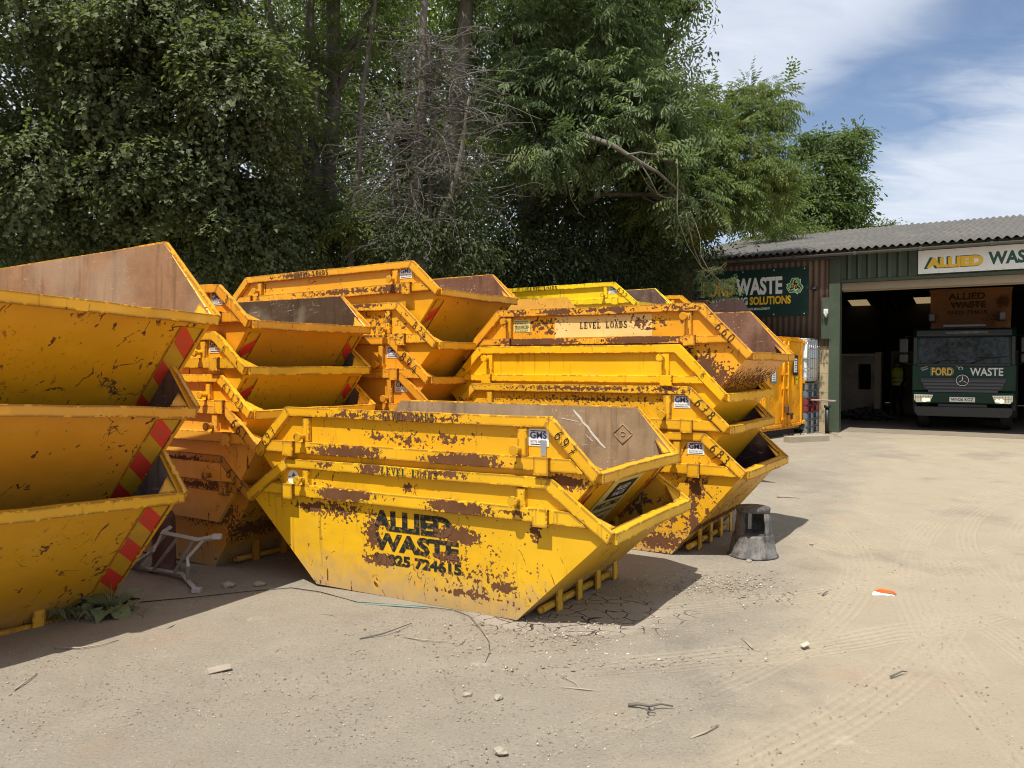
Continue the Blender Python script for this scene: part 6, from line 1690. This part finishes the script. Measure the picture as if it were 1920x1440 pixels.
tree('ivy_bush', 'ivy-like dark growth climbing the foot of the dead tree', b, ([b, P(800, 480, 13.4), P(795, 420, 13.3)], (.03, .01)), [L(800, 440, 13.0, 50, 50, .5, 70), L(735, 450, 13.3, 45, 45, .5, 50), L(850, 380, 13.3, 50, 45, .5, 45), L(780, 330, 13.3, 30, 50, .4, 30), L(880, 470, 13.4, 50, 40, .5, 60)], 'bush', 49, 1.0, thr=.3, cat='bush', group='undergrowth at the foot of the wood')
# dark undergrowth along the foot of the wood
bl = [(40, 430, 14.6, 150, 110, 130, 'dark bush at the left edge behind the big skips'), (230, 470, 14.8, 140, 80, 120, 'dark bush behind the tall brown skip wall'), (420, 465, 14.6, 120, 80, 120, 'dark bush over the skip numbered 3'), (560, 455, 14.9, 110, 75, 120, 'mid green bush at the foot of the tall tree'),
      (690, 440, 14.9, 90, 80, 120, 'mid green bush left of the dead trunk'), (900, 440, 16.2, 110, 100, 170, 'black-green bush right of the dead trunk'), (1030, 400, 17.4, 120, 115, 330, 'dense dark bush under the bent ash limb'), (1150, 425, 18.0, 130, 115, 380, 'dense dark bush over the lemon yellow skip'),
      (1240, 455, 19.0, 95, 95, 230, 'dark bush at the left end of the barn'), (1000, 490, 16.4, 100, 50, 110, 'low bush with a few pale leaves behind the brown skip wall'), (1100, 505, 17.0, 90, 40, 90, 'low bush with pale sprays left of the lemon yellow skip'), (770, 500, 14.2, 110, 50, 110, 'low bush at the foot of the dead tree')]
for i, (px, py, Y, rx, ry, n, lb) in enumerate(bl):
    b = foot(px, Y); k = Y / FPX
    tp = P(px, py, Y)
    lob = [L(px, py, Y, rx, ry, 1.1, n), (Vector((tp.x, tp.y + .3, tp.z * .5)), (rx * k * 1.1, 1.1, tp.z * .5), n)]
    tree('bush', lb, b, ([b, b.lerp(tp, .5), tp], (.06, .03)), lob, 'bush', 50 + i, 1.25 if n > 115 else 1.1, thr=.28, cat='bush', group='undergrowth at the foot of the wood', sub=5, hollow=.25)
# the wood behind, one far mass
r = np.random.default_rng(5)
pts = []
for i in range(12000):
    x = r.uniform(-17, 6.5); y = 21.5 + (-.22 * min(x, 1.0)) + r.uniform(0, 6) + max(0, x - 2) * 1.3; z = r.uniform(.2, 14.0 if x > -7.5 else 5.5)
    if x > 3.0 + .674 * (y - 21.5): continue
    if mnoise.noise(Vector((x * .55, z * .6, 3))) < -.27 + .022 * (z - 4): continue
    pts.append((x, y, z))
pts = np.array(pts); dirs = r.normal(0, 1, pts.shape); dirs[:, 1] -= .6
o = crown('woodland', 'bush', pts, dirs, r.uniform(1.8, 2.6, len(pts)), None, 8); tag(o, kind='stuff')
pts = []
for i in range(2600):
    a_ = r.uniform(205, 262); d_ = r.uniform(24, 30); z = r.uniform(.5, 22 if a_ > 210.5 else 6 + 4 * mnoise.noise(Vector((a_ * .3, 0, 0))))
    pts.append((d_ * math.sin(R(a_)), d_ * math.cos(R(a_)), z))
pts = np.array(pts); dirs = r.normal(0, 1, pts.shape)
o = crown('woodland', 'bush', pts, dirs, r.uniform(2.5, 4, len(pts)), None, 9); tag(o, kind='stuff')
